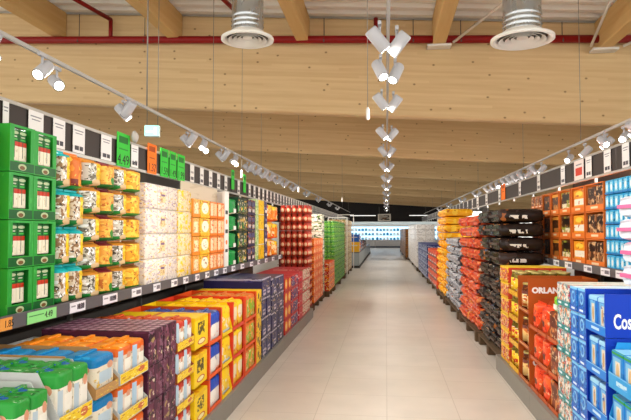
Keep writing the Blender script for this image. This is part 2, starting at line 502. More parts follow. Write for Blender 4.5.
# sprinkler main and its branches
RED = mat('sprinkler_red', '8C1414', .45)
HANG = mat('dark_wire', '5A5550', .5, .5)
sp = empty('sprinkler_pipe_hanging', (0, 9.12, 4.62)); tag(sp, 'red sprinkler pipe running across the first wooden beam', 'pipe')
bm = bmesh.new(); tube(bm, (-9, 0, .41), (6, 0, -.20), .062, 14); obj('main_pipe', bm, RED, sp)
for x, dy, zz in ((-4.72, -1.2, .45), (-2.36, -1.6, .62), (-.15, -.01, .5), (2.3, -2.2, .45)):
    z = -.041*x+.04
    bm = bmesh.new(); tube(bm, (x, 0, z), (x, 0, z+.36), .036, 8)
    if dy < -.1: tube(bm, (x, 0, z+.36), (x-.25, dy, z+.36+.03), .036, 8)
    else: tube(bm, (x, 0, z+.355), (x, 0, .40), .036, 8)
    obj('branch_pipe', bm, RED, sp)
for x in (-5.3, -4.1, -2.35, -1.0, .45, 1.2, 2.75):
    z = -.041*x+.04
    bm = bmesh.new(); tube(bm, (x, 0, z), (x, 0, 5.0+ceilz(x)-4.62), .007, 6); lathe(bm, [(.012, z-.05), (.012, z+.02)], 8, c=(x, -.05)); obj('hanger', bm, HANG, sp)

# air diffusers
GALV = mat('galvanised_duct', 'B9BEC2', .28, .9, noise=6); WHITE = mat('white_enamel', 'F2F0EA', .35)
for x, z, r, lb in ((-1.42, 3.52, .272, 'round white ceiling diffuser on steel duct, left of the aisle'), (1.33, 3.40, .30, 'round white ceiling diffuser on steel duct, right of the aisle')):
    e = empty('air_vent', (x, 5.65, z)); tag(e, lb, 'air vent', 'ceiling diffusers')
    bm = bmesh.new(); hh = 5.02+ceilz(x)-z
    prof = [(r*.60, .07)]
    zz = .09
    while zz < hh-.05:
        prof += [(r*.60, zz), (r*.625, zz+.012), (r*.60, zz+.024)]; zz += .42 if len(prof) > 11 else .05
    lathe(bm, prof+[(r*.6, hh)], 28); obj('duct', bm, GALV, e)
    bm = bmesh.new(); lathe(bm, [(r*.60, .10), (r*.72, .07), (r, .03), (r*1.0, .008), (r*.93, 0), (r*.84, .012), (r*.80, .035)], 32, cap=False); obj('flange', bm, WHITE, e)
    for q, (ra, rb) in enumerate(((.74, .60), (.54, .42), (.36, .24))):
        bm = bmesh.new(); lathe(bm, [(r*ra, .005+.008*q), (r*rb, .032+.008*q), (r*rb, .036+.008*q), (r*ra, .009+.008*q), (r*ra, .005+.008*q)], 28, cap=False); obj('cone_ring', bm, WHITE, e)
    bm = bmesh.new(); lathe(bm, [(r*.79, .044), (r*.79, .052)], 28); obj('dark_gap_disc', bm, mat('vent_gap_shade', '6A645C', .7), e)  # dark disc stands in for the shade in the gaps between rings
    bm = bmesh.new(); lathe(bm, [(r*.18, .03), (r*.16, .06)], 20); obj('centre_disc', bm, WHITE, e)

# ------------------------------------------------------------------ track lighting
SPOTM = mat('spot_white', 'B9B9BE', .4); GLOW = mat('lamp_glow', 'FFFFFF', .3, emit=('FFF6E6', 14)); DARKL = mat('lamp_ring', '2E2E30', .4)
def make_spot():
    r = empty('track_spotlight')
    hd = empty_head = None
    bm = bmesh.new(); lathe(bm, [(.039, .0), (.043, .005), (.043, .148), (.038, .158)], 20); hd = obj('lamp_head', bm, SPOTM, r)
    bm = bmesh.new(); lathe(bm, [(.0415, -.004), (.037, -.006), (.034, -.001)], 20, cap=False); obj('trim_ring', bm, DARKL, hd)
    bm = bmesh.new(); lathe(bm, [(.0335, -.0025), (.032, -.0015)], 20); obj('lens', bm, GLOW, hd)
    bm = bmesh.new(); tube(bm, (0, 0, 0), (0, 0, .10), .009, 8); box(bm, -.011, .011, -.04, .04, .10, .124); obj('track_adapter', bm, SPOTM, r)
    return r
SPOT0 = make_spot()
LIGHTS = {}
def spotlight(x, y, z, dirv, label, energy=0, group=None):
    """z: underside of the track; the head hangs 0.14 below and looks along dirv"""
    o = inst(SPOT0, (x, y, z-.125), 0, label, 'spotlight', group)
    d = Vector(dirv).normalized()
    hd = [c for c in o.children if c.name.startswith('lamp_head')][0]
    hd.rotation_euler = (-d).to_track_quat('Z', 'Y').to_euler()
    hd.location = d*.06
    if energy:
        if energy not in LIGHTS:
            li = bpy.data.lights.new('spot_beam', 'SPOT'); li.energy = energy; li.spot_size = math.radians(150); li.spot_blend = 1
            li.color = (1, .965, .91); li.shadow_soft_size = .05; LIGHTS[energy] = li
        lo = bpy.data.objects.new('spot_beam', LIGHTS[energy]); COL.objects.link(lo)
        p = Vector((x, y, z-.125))+d*.095
        lo.location = p; lo.rotation_euler = d.to_track_quat('-Z', 'Y').to_euler()
TRM = mat('track_rail', 'B5B3AF', .45)
CTRL = (.02, 2.88); LTRL = (-2.4, 2.78); RTRL = (2.5, 2.68)
for (x, z), y0, y1, nm in ((CTRL, 2.2, 40, 'white lighting track above the middle of the aisle'), (LTRL, 1.2, 38, 'white lighting track above the left shelving'), (RTRL, 1.5, 38, 'white lighting track above the right shelving')):
    e = empty('lighting_track_rail', (x, 0, z)); tag(e, nm, 'lighting track', 'lighting tracks')
    bm = bmesh.new(); box(bm, -.011, .011, y0, y1, 0, .028); obj('rail', bm, TRM, e)
    for y in [b-.35 for b in BY] if x > -1 and x < 1 else [5.4, 7.6]+[b+1.4 for b in BY]:
        if y > y1: continue
        bm = bmesh.new(); tube(bm, (0, y, .033), (0, y, (3.5 if abs(y-BY[0]) > 5 and False else 5.0)+ceilz(x)-z), .004, 5); obj('suspension_wire', bm, mat('steel_wire', '8E8B86', .4, .6), e)
EC, ES = 36, 44
for k, y in enumerate((3.62, 4.3, 5.35, 7.1, 8.7, 10.8, 13.2, 15.8, 18.6, 21.6, 25, 29, 33.5)):
    fw = -1 if k in (1,) else (.25 if k % 2 == 0 else -.15)
    for s in (-1, 1):
        dv = (-s*.62, .30, -.72) if k == 0 else (-s*.4, -.55, -.95) if k == 1 else (-s*.6, fw, -.75)
        spotlight(CTRL[0]+s*.055, y+s*.05, CTRL[1], dv, 'white spotlight %s of the %s pair along the middle track' % ('left' if s < 0 else 'right', ordw(k+1)), EC if k < 6 else EC*1.4 if k < 9 else EC*2.2, 'spotlights on the middle track')
LY = [3.12, 3.75, 4.95, 6.65, 7.2, 8.1, 8.75, 9.7, 10.25, 10.85, 11.5, 12.3, 13.2, 14.5, 17, 20, 24, 28]
for k, y in enumerate(LY):
    lit = k in (1, 4, 6)
    for s in (-1, 1):
        dv = (s*.35+.35, -.6, -.5) if lit else (s*.6, .2, -.7)
        spotlight(LTRL[0]+(-s)*.045, y+(.16 if lit else .06)*s, LTRL[1], dv, 'white spotlight %s of the %s pair along the left track' % ('inner' if s > 0 else 'outer', ordw(k+1)), 0 if s < 0 else ES if y < 12 else ES*1.8, 'spotlights on the left track')
RYS = [2.6, 4.2, 5.3, 5.85, 6.15, 6.55, 6.95, 7.65, 8.4, 9.7, 10.6, 11.1, 11.6, 12.1, 12.7, 13.4, 14.2, 16, 19, 23, 27]
for k, y in enumerate(RYS):
    lit = k in (5, 8, 14)
    for s in (-1, 1):
        if s > 0 and k in (4, 6, 7, 8): continue
        dv = (-.2+s*.3, -.6, -.45) if lit else (s*.62, .15, -.65)
        spotlight(RTRL[0]-s*.045, y+(.16 if lit else .06)*s, RTRL[1], dv, 'white spotlight %s of the %s pair along the right track' % ('inner' if s < 0 else 'outer', ordw(k+1)), 0 if s > 0 else ES if y < 12.5 else ES*1.8, 'spotlights on the right track')

# lit exit box and pendant sensors on wires
EXG = mat('exit_sign_lit', '3FC9B4', .4, emit=('9FF2E6', 1.6))
e = empty('exit_sign', (-2.66, 6.15, 2.69), .25); tag(e, 'lit green and white emergency exit box hanging on two wires', 'exit sign')
bm = bmesh.new(); box(bm, -.085, .085, -.035, .035, -.06, .07); bev(bm, .008); obj('housing', bm, mat('exit_housing', 'E8F4F0', .4), e)
bm = bmesh.new(); box(bm, -.078, .078, -.040, -.0355, -.052, .062); obj('lit_panel', bm, EXG, e)
EXW = mat('exit_white', 'FFFFFF', .4, emit=('FFFFFF', 2))
bm = bmesh.new(); lathe(bm, [(.013, 0), (.013, .004)], 12); bm.transform(Matrix.Translation((.038, -.041, .03)) @ Matrix.Rotation(PI/2, 4, 'X')); obj('running_man_head', bm, EXW, e)
bm = bmesh.new(); box(bm, .025, .05, -.044, -.041, -.035, .016); box(bm, -.06, .01, -.044, -.041, -.014, .004); obj('running_man_and_arrow', bm, EXW, e)
for x in (-.06, .06):
    bm = bmesh.new(); tube(bm, (x, 0, .071), (x, 0, 2.45), .004, 5); obj('suspension_wire', bm, MATS['steel_wire'], e)
for k, (x, y, z, lb) in enumerate(((-.17, 5.4, 2.62, 'white pendant sensor on a wire beside the middle lighting track'), (-2.18, 8.35, 2.36, 'white pendant sensor hanging over the left sign rail'), (-1.95, 12.5, 2.42, 'small white pendant sensor far along the left shelving'), (-1.2, 15.5, 2.35, 'tiny white pendant sensor near the green can stack'))):
    e = empty('hanging_sensor', (x, y, z)); tag(e, lb, 'sensor', 'pendant sensors on wires')
    bm = bmesh.new(); lathe(bm, [(.014, 0), (.016, .01), (.016, .10), (.008, .12)], 10); obj('body', bm, WHITE, e)
    bm = bmesh.new(); tube(bm, (0, 0, .121), (0, 0, 2.38), .0035, 5); obj('suspension_wire', bm, MATS['steel_wire'], e)

# ------------------------------------------------------------------ shelving
def along(px, x):
    """distance down the aisle at which the upright plane x is met, read from the photograph's survey"""
    a = px-315.5
    return x*(558.6+.1243*a)/(-70.0+.9922*a)
SHELF = mat('shelf_grey', '77746F', .42, .2); PLINTH = mat('plinth_grey', '8B8880', .45, .2); PANEL = mat('back_panel', '4A4541', .6); STRIP = mat('edge_strip', '5E5D60', .4)
def shelving(name, side, xe, xp, yA, yB, yb0, yb1, zs, label, backx):
    s = -1 if side is LEFT else 1
    e = empty(name, (xp, yA, 0)); tag(e, label, 'shelving')
    X = lambda x: x-xp; Y = lambda y: y-yA
    b = sorted((X(backx), X(backx+s*.04)))
    bm = bmesh.new(); box(bm, b[0], b[1], Y(yA), Y(yB), .0, 2.30); obj('back_panel', bm, PANEL, e)
    y = yb0
    while y < yb1-.05:
        y2 = min(y+1.25, yb1)
        q = sorted((0, X(backx)))
        bm = bmesh.new(); box(bm, q[0]+(.0 if side is RIGHT else .0), q[1], Y(y)+.002, Y(y2)-.002, .12, .165); obj('base_deck', bm, PLINTH, e)
        k = sorted((0, s*.03))
        bm = bmesh.new(); box(bm, k[0], k[1], Y(y)+.002, Y(y2)-.002, .0, .119); obj('plinth', bm, PLINTH, e)
        y = y2
    y = yA
    while y < yB-.05:
        y2 = min(y+1.25, yB)
        q = sorted((X(xe), X(backx)))
        bm = bmesh.new(); box(bm, q[0], q[1], Y(y)+.002, Y(y2)-.002, zs-.035, zs); obj('upper_shelf', bm, SHELF, e)
        k = sorted((X(xe), X(xe)-s*.014))
        bm = bmesh.new(); box(bm, k[0], k[1], Y(y)+.001, Y(y2)-.001, zs-.05, zs+.025); bev(bm, .003); obj('price_strip', bm, STRIP, e)
        u = sorted((X(backx), X(backx)-s*.03))
        bm = bmesh.new(); box(bm, u[0], u[1], Y(y)-.015 if y > yA else Y(y), Y(y)+.02, .17, zs-.04); obj('upright', bm, SHELF, e)
        y = y2
    return e
shelving('shelving_unit', LEFT, -1.90, -1.31, 1.6, 10.2, 1.0, 10.12, 1.10, 'long grey metal shelving run along the left of the aisle, one upper shelf', -2.44)
shelving('shelving_unit', RIGHT, 1.87, 1.22, 3.0, 7.75, 2.6, 6.60, 1.215, 'grey metal shelving run along the right of the aisle, one upper shelf', 2.44)

# sign rails with dark panels between the cards
SIGND = mat('sign_dark', '3B3330', .5); ALU = mat('rail_alu', 'B9B6B0', .35, .6)
CARDW = prt('card_white', 'EFECEA', ('r', .12, .80, .86, .84, '8a8790'), ('r', .2, .70, .78, .735, '8a8790'), ('r', .15, .1, .5, .26, '4a4850'), ('r', .55, .1, .85, .26, '4a4850'), rough=.5)
CARDFAR = prt('card_white_small', 'E4E0DA', ('r', .15, .5, .85, .62, 'A9A4A0'), ('r', .15, .12, .85, .3, '6a6668'), rough=.5)
CARDG = prt('card_green', '35C23B', ('r', .15, .70, .85, .90, '1F6E2A'), ('r', .15, .5, .85, .54, '258a30'), rough=.5)
CARDO = prt('card_orange', 'FF7A12', ('r', .15, .74, .85, .92, 'A84608'), ('r', .2, .5, .8, .55, 'B85510'), rough=.5)
CARDR = prt('card_red_print', 'F2E4DE', ('r', .15, .22, .85, .62, 'D8402A'), ('r', .2, .74, .8, .80, '8a8790'), rough=.5)
INK = mat('ink', '1C1A1C', .5); WINK = mat('white_ink', 'F7F5F2', .5); REDINK = mat('red_ink', 'C22A1C', .5)
def sign_rail(side, x, y0, y1, z0, z1, cards, label, nm):
    s = 1 if side is LEFT else -1
    e = empty('sign_rail', (x, y0, z0)); tag(e, label, 'sign rail', 'sign rails')
    for za, zb in ((-.022, .0), (z1-z0, z1-z0+.022)):
        bm = bmesh.new(); box(bm, -.012, .012, 0, y1-y0, za, zb); obj('rail', bm, ALU, e)
    y = 0
    while y < y1-y0:
        bm = bmesh.new(); box(bm, -.004, .004, y+.004, min(y+1.25, y1-y0)-.004, .0, z1-z0); obj('backing_panel', bm, SIGND, e); y += 1.25
    y = .6
    while y < y1-y0:
        bm = bmesh.new(); q = sorted((-s*.02, -s*.045)); box(bm, q[0], q[1], y, y+.03, -.06, .05); obj('bracket', bm, ALU, e)
        y += 1.25
    n = {}
    seen = 0
    for y, wd, kind, zz, tx in cards:
        m = {'w': CARDW, 'f': CARDFAR, 'g': CARDG, 'o': CARDO, 'r': CARDR}[kind]
        hh = z1-z0+.0 if kind in 'wfr' else .28
        cname = {'w': 'white', 'f': 'small white', 'g': 'green', 'o': 'orange', 'r': 'red-printed white'}[kind]
        n[cname] = n.get(cname, 0)+1
        bm = bmesh.new(); box(bm, -.0015, .0015, -wd/2, wd/2, 0, hh)
        c = obj('price_card_sign', bm, m, loc=(x+s*(.014 if kind in 'wfr' else .018), y, z0+.002+zz), rot=(0, 0, 0 if s > 0 else PI))
        tag(c, '%s price card, %s of its colour along the %s sign rail' % (cname, ordw(n[cname]), nm), 'price card', cname+' cards on the '+nm+' sign rail')
        if tx:
            text(c, tx, wd*.52 if kind != 'w' else wd*.42, (.002, 0, .055 if kind != 'w' else .04), FRONT, REDINK if kind == 'r' else INK, 'price')
LC = []
for a, b, k, t in ((0, 6, 'w', None), (26, 41, 'w', None), (51, 63, 'w', None), (71, 83, 'w', None), (99.5, 110, 'w', None), (115, 128, 'g', '4.49'), (130, 137, 'w', '1.49'), (146, 155, 'o', '1.37'), (159, 167, 'g', '1.59'), (168.3, 175, 'g', '1.49'), (176.2, 183.5, 'g', '1.99')):
    ya, yb = along(a, -2.19), along(b, -2.19); LC.append(((ya+yb)/2, yb-ya, k, .0 if k == 'w' else -.02, t))
y = LC[-1][0]+.36
k = 0
while y < 30:
    if k in (5, 7): LC.append((y, .15, 'g', .04, None))
    else: LC.append((y, .13, 'f', .0, None))
    y += .34; k += 1
sign_rail(LEFT, -2.2, 1.6, 34, 2.105, 2.30, LC, 'long sign rail of dark panels above the left shelving', 'left')
RC = []
for a, b, k in ((631, 624, 'w'), (612.4, 605.5, 'w'), (593, 587, 'w'), (585, 575.5, 'r'), (566, 562, 'w'), (541, 538, 'f'), (521.7, 519.5, 'f'), (506, 502, 'o'), (501, 499, 'f'), (488, 486, 'f'), (479, 477, 'f')):
    ya, yb = along(a, 2.11), along(b, 2.11); RC.append(((ya+yb)/2, yb-ya, k, 0, {'r': None}.get(k)))
y = RC[-1][0]+.8
while y < 30: RC.append((y, .14, 'f', 0, None)); y += .8
sign_rail(RIGHT, 2.12, 3.0, 34, 2.11, 2.325, RC, 'long sign rail of dark panels above the right shelving', 'right')
bm = bmesh.new(); lathe(bm, [(.05, 0), (.055, .01), (.03, .03)], 16); bm.transform(Matrix.Rotation(PI/2, 4, 'Y'))
tag(obj('hanging_shelf_sensor', bm, mat('sensor_grey', 'B9B4AE', .5), loc=(-2.155, along(133.5, -2.15), 2.36)), 'small grey round shelf sensor above a white price card', 'sensor')

# price labels clipped to the shelf edges
LABW = prt('shelf_label_white', 'E9E7EC', ('r', .45, .25, .92, .75, '77737C'), ('r', .08, .55, .35, .7, '98949c'), rough=.45)
LABG = prt('shelf_label_green', '8FE08A', ('r', .05, .6, .55, .68, '3d8a46'), rough=.45); LABO = prt('shelf_label_orange', 'F0A04A', rough=.45)
def edge_labels(side, xe, zs, items, nm):
    s = 1 if side is LEFT else -1; n = {}
    for a, b, k, t in items:
        ya, yb = along(a, xe), along(b, xe); ya, yb = min(ya, yb), max(ya, yb)
        cn = {'w': 'white', 'g': 'pale green', 'o': 'orange'}[k]; n[cn] = n.get(cn, 0)+1
        bm = bmesh.new(); box(bm, -.0015, .0015, -(yb-ya)/2, (yb-ya)/2, 0, .062)
        c = obj('shelf_price_label', bm, {'w': LABW, 'g': LABG, 'o': LABO}[k], loc=(xe+s*.0175, (ya+yb)/2, zs-.046), rot=(0, 0, 0 if s > 0 else PI))
        tag(c, '%s price label, %s of its colour along the %s shelf edge' % (cn, ordw(n[cn]), nm), 'price label', 'price labels on the '+nm+' shelf edge')
        if t: text(c, t, .05, (.002, (yb-ya)*.22, .03), FRONT, INK, 'price', sx=.85)
edge_labels(LEFT, -1.90, 1.10, [(-1, 11, 'o', '1.85'), (26, 55, 'g', '4.49'), (68.5, 84, 'w', '4.39'), (101.5, 116, 'w', '1.99'), (130.5, 140, 'w', None), (152, 159, 'w', None), (170, 176, 'w', None), (182, 187, 'w', None), (194, 198, 'w', None), (204, 208, 'w', None), (213, 217, 'w', None), (222, 225.5, 'w', None), (230.5, 234, 'w', None), (239.5, 243, 'w', None), (249, 252, 'w', None), (256.5, 259, 'w', None), (264, 266.5, 'w', None), (271, 273.5, 'w', None), (277.5, 280, 'w', None)], 'left')
edge_labels(RIGHT, 1.87, 1.215, [(533, 537, 'w', None), (539.5, 542, 'w', None), (544, 549, 'w', None), (554.5, 560, 'w', None), (566, 573, 'w', None), (585, 593, 'w', None), (602, 611, 'w', None), (617, 629, 'w', None)], 'right')

# ------------------------------------------------------------------ LEFT, upper shelf
XU = -1.935; ZU = 1.104
def Yu(px): return along(px, XU)
KRAFT = mat('kraft', 'B98B55', .65); KRAFTD = mat('kraft_dark', '8E6437', .7); CREAM = mat('cream', 'E9DFC6', .5)
GREEN = prt('leaf_green', '2FA33A', ('b', 2.2, .62, '45B84A')); DGREEN = mat('dark_green', '12662B', .4)
YEL = mat('yellow', 'F7CC14', .4); ORG = mat('orange', 'F57A1C', .4); TEAL = mat('teal', '19B2B4', .4); REDM = mat('red', 'C8201C', .4); WHT = mat('white_pack', 'F1EDE6', .4)
BRN = mat('brown', '6B2F16', .45); NAVY = mat('navy', '23264F', .4); ROYAL = mat('royal_blue', '123FB4', .38); SKY = mat('sky_blue', '2B9BE0', .38); PLUM = mat('plum', '4E2138', .42)

# yellow pouches at the near end
P = pouch('yellow_pouch', .30, .20, .248, prt('yellow_pouch_print', 'FFC800', ('r', .2, .35, .8, .75, 'F08A12'), ('e', .5, .5, .18, .14, 'F6E3A0'), ('r', 0, .0, 1, .12, '2A8A35'), ('r', .2, .78, .8, .88, 'C03A10'), ('b', 5, .63, 'E89A10', (.0, .1, 1, .9))), YEL, 3)
stack(P, LEFT, XU, 2.355, 2.672, ZU, 4, .252, 1, 'bright yellow snack pouch', 'beside the green coffee cartons', 'pouch', 'yellow pouches')
# green cartons with two packs in a window
FR = prt('coffee_carton_front', '1B7E30', ('r', 0, 0, 1, 1, '2E9E3A'))
T = tray('coffee_carton', .207, .235, .249, prt('coffee_lip', '0F5C28', ('e', .5, .45, .17, .32, 'B9C79A'), ('e', .5, .38, .11, .2, '7A5530'), ('r', .0, .9, 1, 1, '2FA33A')), GREEN, lip=.058, frame=.035, framem=prt('coffee_frame', '2C9E3E', ('b', 3, .6, '3FB24C')), topbar=.014)
pk = carton('coffee_pack', .0668, .10, .172, prt('coffee_pack_print', '14652B', ('r', .0, .0, 1, .50, 'EFE6CF'), ('r', .0, .46, 1, .60, 'C73A22'), ('e', .5, .88, .44, .05, 'B9C9A0'), ('r', .25, .74, .75, .78, 'C9D3B8'), ('r', .2, .65, .8, .70, '45B84A'), ('r', .42, .1, .5, .62, '2A4A2E'), ('b', 6, .62, 'C9B890', (.1, .05, .9, .4))), DGREEN, DGREEN)
c0, c1 = Yu(8), Yu(57.5); cw = (c1-c0)/2
for j in range(2):
    for i in range(4):
        yc = c0+cw*(j+.5); z = ZU+.253*i
        inst(T, (XU-random.uniform(0, .012), yc, z), random.uniform(-.02, .02), lab('green carton with pack window', roww(i, 4), colw(j, 2), 'beside the teal-topped pouches'), 'carton', 'green coffee cartons')
        for k in range(2):
            inst(pk, (XU-.024, yc+(k-.5)*.0675, z+.062), 0, lab('green pack with white panel', ('nearer', 'farther')[k]+' in carton', roww(i, 4), colw(j, 2)), 'pack', 'green coffee packs')

def nutbag(name, W, H, left, right, topc, botc, blob, seed, D=.16):
    m = prt(name+'_print', right, ('b', 10, .58, 'C99A14'), ('r', 0, 0, .46, 1, left), ('b', 7, .53, blob, (0, .1, .46, .9)), ('b', 10, .6, '4A4034', (0, .1, .46, .9)), ('b', 8, .60, 'FFFFFF', (.0, .1, .46, .9)), ('b', 5, .60, 'F4A81C', (.46, .2, 1, .85)), ('b', 6, .63, '5E7F22', (.5, .15, 1, .5)),
            ('r', 0, .86, 1, 1, topc), ('r', 0, 0, 1, .19, botc), ('b', 5, .58, 'E9E2C8', (.3, 0, .9, .2)), ('e', .55, .14, .30, .12, 'D9B98A'), ('r', .52, .62, .9, .72, 'FFE45A'))
    return pouch(name, W, D, H, m, mat(name+'_seal', topc, .4), seed)
a, b = Yu(60), Yu(88); w2 = (b-a)/2
P = nutbag('pistachio_pouch', w2-.012, .235, 'DDD0BE', 'F2CC1E', '17AEB4', '1F7A36', '9A7550', 5)
stack(P, LEFT, XU, a, b, ZU, 4, .236, 2, 'yellow nut pouch with teal top', 'beside the green coffee cartons', 'pouch', 'teal-topped nut pouches', skip=((3, 1),))
a, b = Yu(88.6), Yu(105)
P = nutbag('nut_pouch', b-a-.012, .185, 'CFCBBE', 'F3C81E', 'C9832A', '217F34', '77705F', 6)
stack(P, LEFT, XU, a, b, ZU, 5, .187, 1, 'yellow and grey nut pouch', 'beside the teal-topped pouches', 'pouch', 'grey and yellow nut pouches')
a, b = Yu(105.5), Yu(117.5)
P = pouch('nut_pouch', b-a-.012, .15, .185, prt('orange_nut_print', 'EBA743', ('b', 6, .54, 'F3C85A'), ('b', 8, .6, 'C8702A'), ('r', 0, .88, 1, 1, '7A1F2A'), ('r', 0, 0, 1, .15, '2C6F2E'), ('e', .6, .3, .2, .15, '2C8A34')), mat('maroon', '7A1F2A', .4), 8)
stack(P, LEFT, XU, a, b, ZU, 5, .187, 1, 'orange nut pouch with maroon top', 'between two yellow pouch stacks', 'pouch', 'maroon-topped nut pouches')
a, b = Yu(118), Yu(130.5)
P = nutbag('nut_pouch', b-a-.012, .185, 'BFC0B4', 'F1C41C', 'B8762A', '1E8434', '6E6A5C', 9)
stack(P, LEFT, XU, a, b, ZU, 5, .187, 1, 'grey and yellow nut pouch', 'right of the maroon-topped pouches', 'pouch', 'grey and yellow nut pouches farther along')
a, b = Yu(131), Yu(144)
P = pouch('nut_pouch', b-a-.014, .15, .185, prt('amber_nut_print', 'EFA92C', ('b', 5, .52, 'F6D04E'), ('b', 8, .6, 'B96A24'), ('r', 0, .9, 1, 1, '9A5A1E'), ('r', 0, 0, 1, .13, '3C8A34')), mat('amber_seal', '9A5A1E', .4), 10)
stack(P, LEFT, XU, a, b, ZU, 5, .187, 1, 'amber nut pouch', 'beside the clear-wrapped white packs', 'pouch', 'amber nut pouches')
# the tall orange pouch lying on top behind
P = pouch('orange_pouch', .16, .13, .235, prt('orange_pouch_print', 'D9701E', ('b', 3, .55, 'F0962A'), ('r', .1, .1, .5, .3, '7A2418'), ('r', 0, 0, 1, .1, '2C8A34'), ('b', 6, .64, 'F6C24A')), ORG, 12)
inst(P, (XU-.03, Yu(82.5), ZU+.712), 0, 'orange-brown pouch on top of the teal-topped nut pouches', 'pouch')

# clear wrapped white multipacks
WM = prt('wrapped_white_print', 'F3E8DC', ('b', 9, .58, 'D8C6C8'), ('b', 11, .60, 'F0CE7A'), ('b', 15, .62, 'B59CB0'), ('r', .0, .0, 1, .02, 'C9B9A8'), ('r', .32, 0, .34, 1, 'D8CCBE'), ('r', .66, 0, .68, 1, 'D8CCBE'), rough=.2, crinkle=30)
a, b = Yu(145.5), Yu(178)
P = softpack('wrapped_multipack', b-a-.02, .34, .209, WM, WHT, .014, False)
bm = bmesh.new(); box(bm, .0005, .002, -.05, .05, .06, .15); obj('paper_label', bm, prt('wrap_label', 'EFD9A0', ('b', 6, .55, 'B98A60'), ('r', .1, .6, .9, .8, '7A5A8A')), P)
stack(P, LEFT, XU, a, b, ZU, 4, .211, 1, 'clear-wrapped white block', 'beside the amber pouches', 'multipack', 'clear-wrapped white blocks')
WY = prt('wrapped_yellow_print', 'F4DDB0', ('b', 5, .55, 'F6D02C'), ('b', 9, .6, 'E9C08A'), ('b', 13, .63, 'B89A80'), ('r', .48, 0, .52, 1, 'D9C8A8'), rough=.2, crinkle=30)
a, b = Yu(178.5), Yu(192)
P = softpack('wrapped_multipack', b-a-.02, .32, .209, WY, WHT, .014, False)
stack(P, LEFT, XU, a, b, ZU, 4, .211, 1, 'clear-wrapped block of yellow packs', 'beside the wrapped white blocks', 'multipack', 'clear-wrapped yellow blocks')
def facebox(px0, px1, tiers, pitch, mname, base, shapes, look, where, cat='carton', name=None, cols=1, D=.3, top=None, z0=None, xf=XU, group=None, yy=None, skirt=None, capx=None, seg=1, b=.005, nd=True):
    a, bb = yy or (Yu(px0), Yu(px1)); w = (bb-a)/cols
    P = carton(name or ('snack_carton' if xf == XU else 'food_carton' if xf < 0 else 'shelf_carton'), w-.010, D, pitch-.004, prt(mname, base, *shapes, detail=nd), mat(mname+'_side', skirt or base, .45), mat(mname+'_top', top or base, .5), b, seg)
    if capx:
        bm = bmesh.new(); box(bm, .0008, .0025, -w*.5+.006, w*.5-.006, .004, pitch*capx[0]); obj('front_lip', bm, prt(mname+'_lip', capx[1], *capx[2:]), P)
    stack(P, LEFT if xf < 0 else RIGHT, xf, a, bb, ZU if z0 is None else z0, tiers, pitch, cols, look, where, cat, group or look+'s')
    return P
facebox(192.5, 200, 4, .195, 'orange_edge', 'F3B45A', [('r', .0, 0, .14, 1, 'E8861E'), ('r', .25, .2, .8, .8, 'F6E2BE'), ('b', 7, .58, 'D9892E')], 'orange-edged snack carton', 'beside the yellow wrapped blocks', capx=(.2, 'EE8A20'))
facebox(200.5, 210, 4, .195, 'round_print_pack', 'F7C63C', [('e', .5, .55, .36, .32, 'FBF3E0'), ('b', 7, .57, '9A6A40', (.3, .35, .7, .75)), ('r', .2, .86, .8, .93, 'C8641A'), ('r', 0, 0, 1, .18, 'F09A1E')], 'yellow carton, round white print', 'between orange carton stacks', capx=(.17, 'F7B51C', ('b', 4, .6, 'FFE070')))
facebox(210.5, 224.5, 4, .195, 'orange_nut_carton', 'F28A3A', [('r', .08, .15, .45, .9, 'F6DCB6'), ('r', .55, .15, .92, .9, 'F2C896'), ('b', 7, .6, 'D95F20'), ('r', 0, 0, 1, .1, 'E8701E')], 'orange carton with pale panels', 'beside the white divider panel', cols=2, capx=(.16, 'EF7E22'))
bm = bmesh.new(); box(bm, -.008, 0, -.62, .62, 0, .17); o = obj('backing_board_shelf', bm, prt('beige_board', 'CDBFA8', ('b', 3, .6, 'C2B298')), loc=(XU-.12, Yu(211), ZU+.785)); tag(o, 'plain beige backing board standing on top of the orange cartons', 'board')
bm = bmesh.new(); box(bm, -.35, 0, -.011, .011, 0, .93); box(bm, 0, .03, -.09, .09, 0, .93, (1, 0, 0, 0, 0, 0))
o = obj('shelf_divider', bm, [WHT, prt('divider_print', 'F0ECE6', ('r', .2, .2, .8, .24, '2a2a2a'), ('r', .2, .45, .8, .5, '2a2a2a'), ('r', .2, .7, .8, .75, '2a2a2a'), ('e', .5, .33, .22, .03, 'E87A1E'), ('e', .5, .6, .22, .03, 'E87A1E'))], loc=(XU-.04, Yu(227.5), ZU)); tag(o, 'white divider panel with dark marks between orange cartons and green bags', 'divider')
P = pouch('green_pouch', Yu(238)-Yu(231)-.012, .26, .217, prt('plain_green_print', '0F8A3C', ('b', 3, .6, '1BA24A'), ('r', .2, .02, .8, .1, 'F0E6D2')), DGREEN, 14)
bm = bmesh.new(); box(bm, .0, .006, -.05, .05, .02, .07); obj('label', bm, WHT, P)
stack(P, LEFT, XU, Yu(231), Yu(238), ZU, 4, .22, 1, 'plain emerald green pouch', 'beside the white divider panel', 'pouch', 'emerald pouches')
facebox(238.3, 247.5, 4, .225, 'dark_fruit', '143C24', [('b', 4, .58, 'F0C040'), ('b', 6, .6, 'E9E2D2'), ('r', 0, .85, 1, 1, '0E2A1C'), ('r', 0, 0, .2, .5, '1F8A3C')], 'dark green fruit-print carton', 'right of the emerald pouches', cols=2, capx=(.14, '0E2A1C', ('b', 4, .6, 'D8C04A')))
facebox(248, 255.5, 4, .225, 'navy_snack', '1C2238', [('b', 5, .6, 'C9A27A'), ('b', 7, .62, 'D94A2A'), ('r', .1, .6, .9, .85, '4A4F78'), ('r', .2, .2, .8, .4, 'C9C2C0')], 'navy snack carton', 'beside the dark green cartons', cols=2, capx=(.12, '2B3058'))
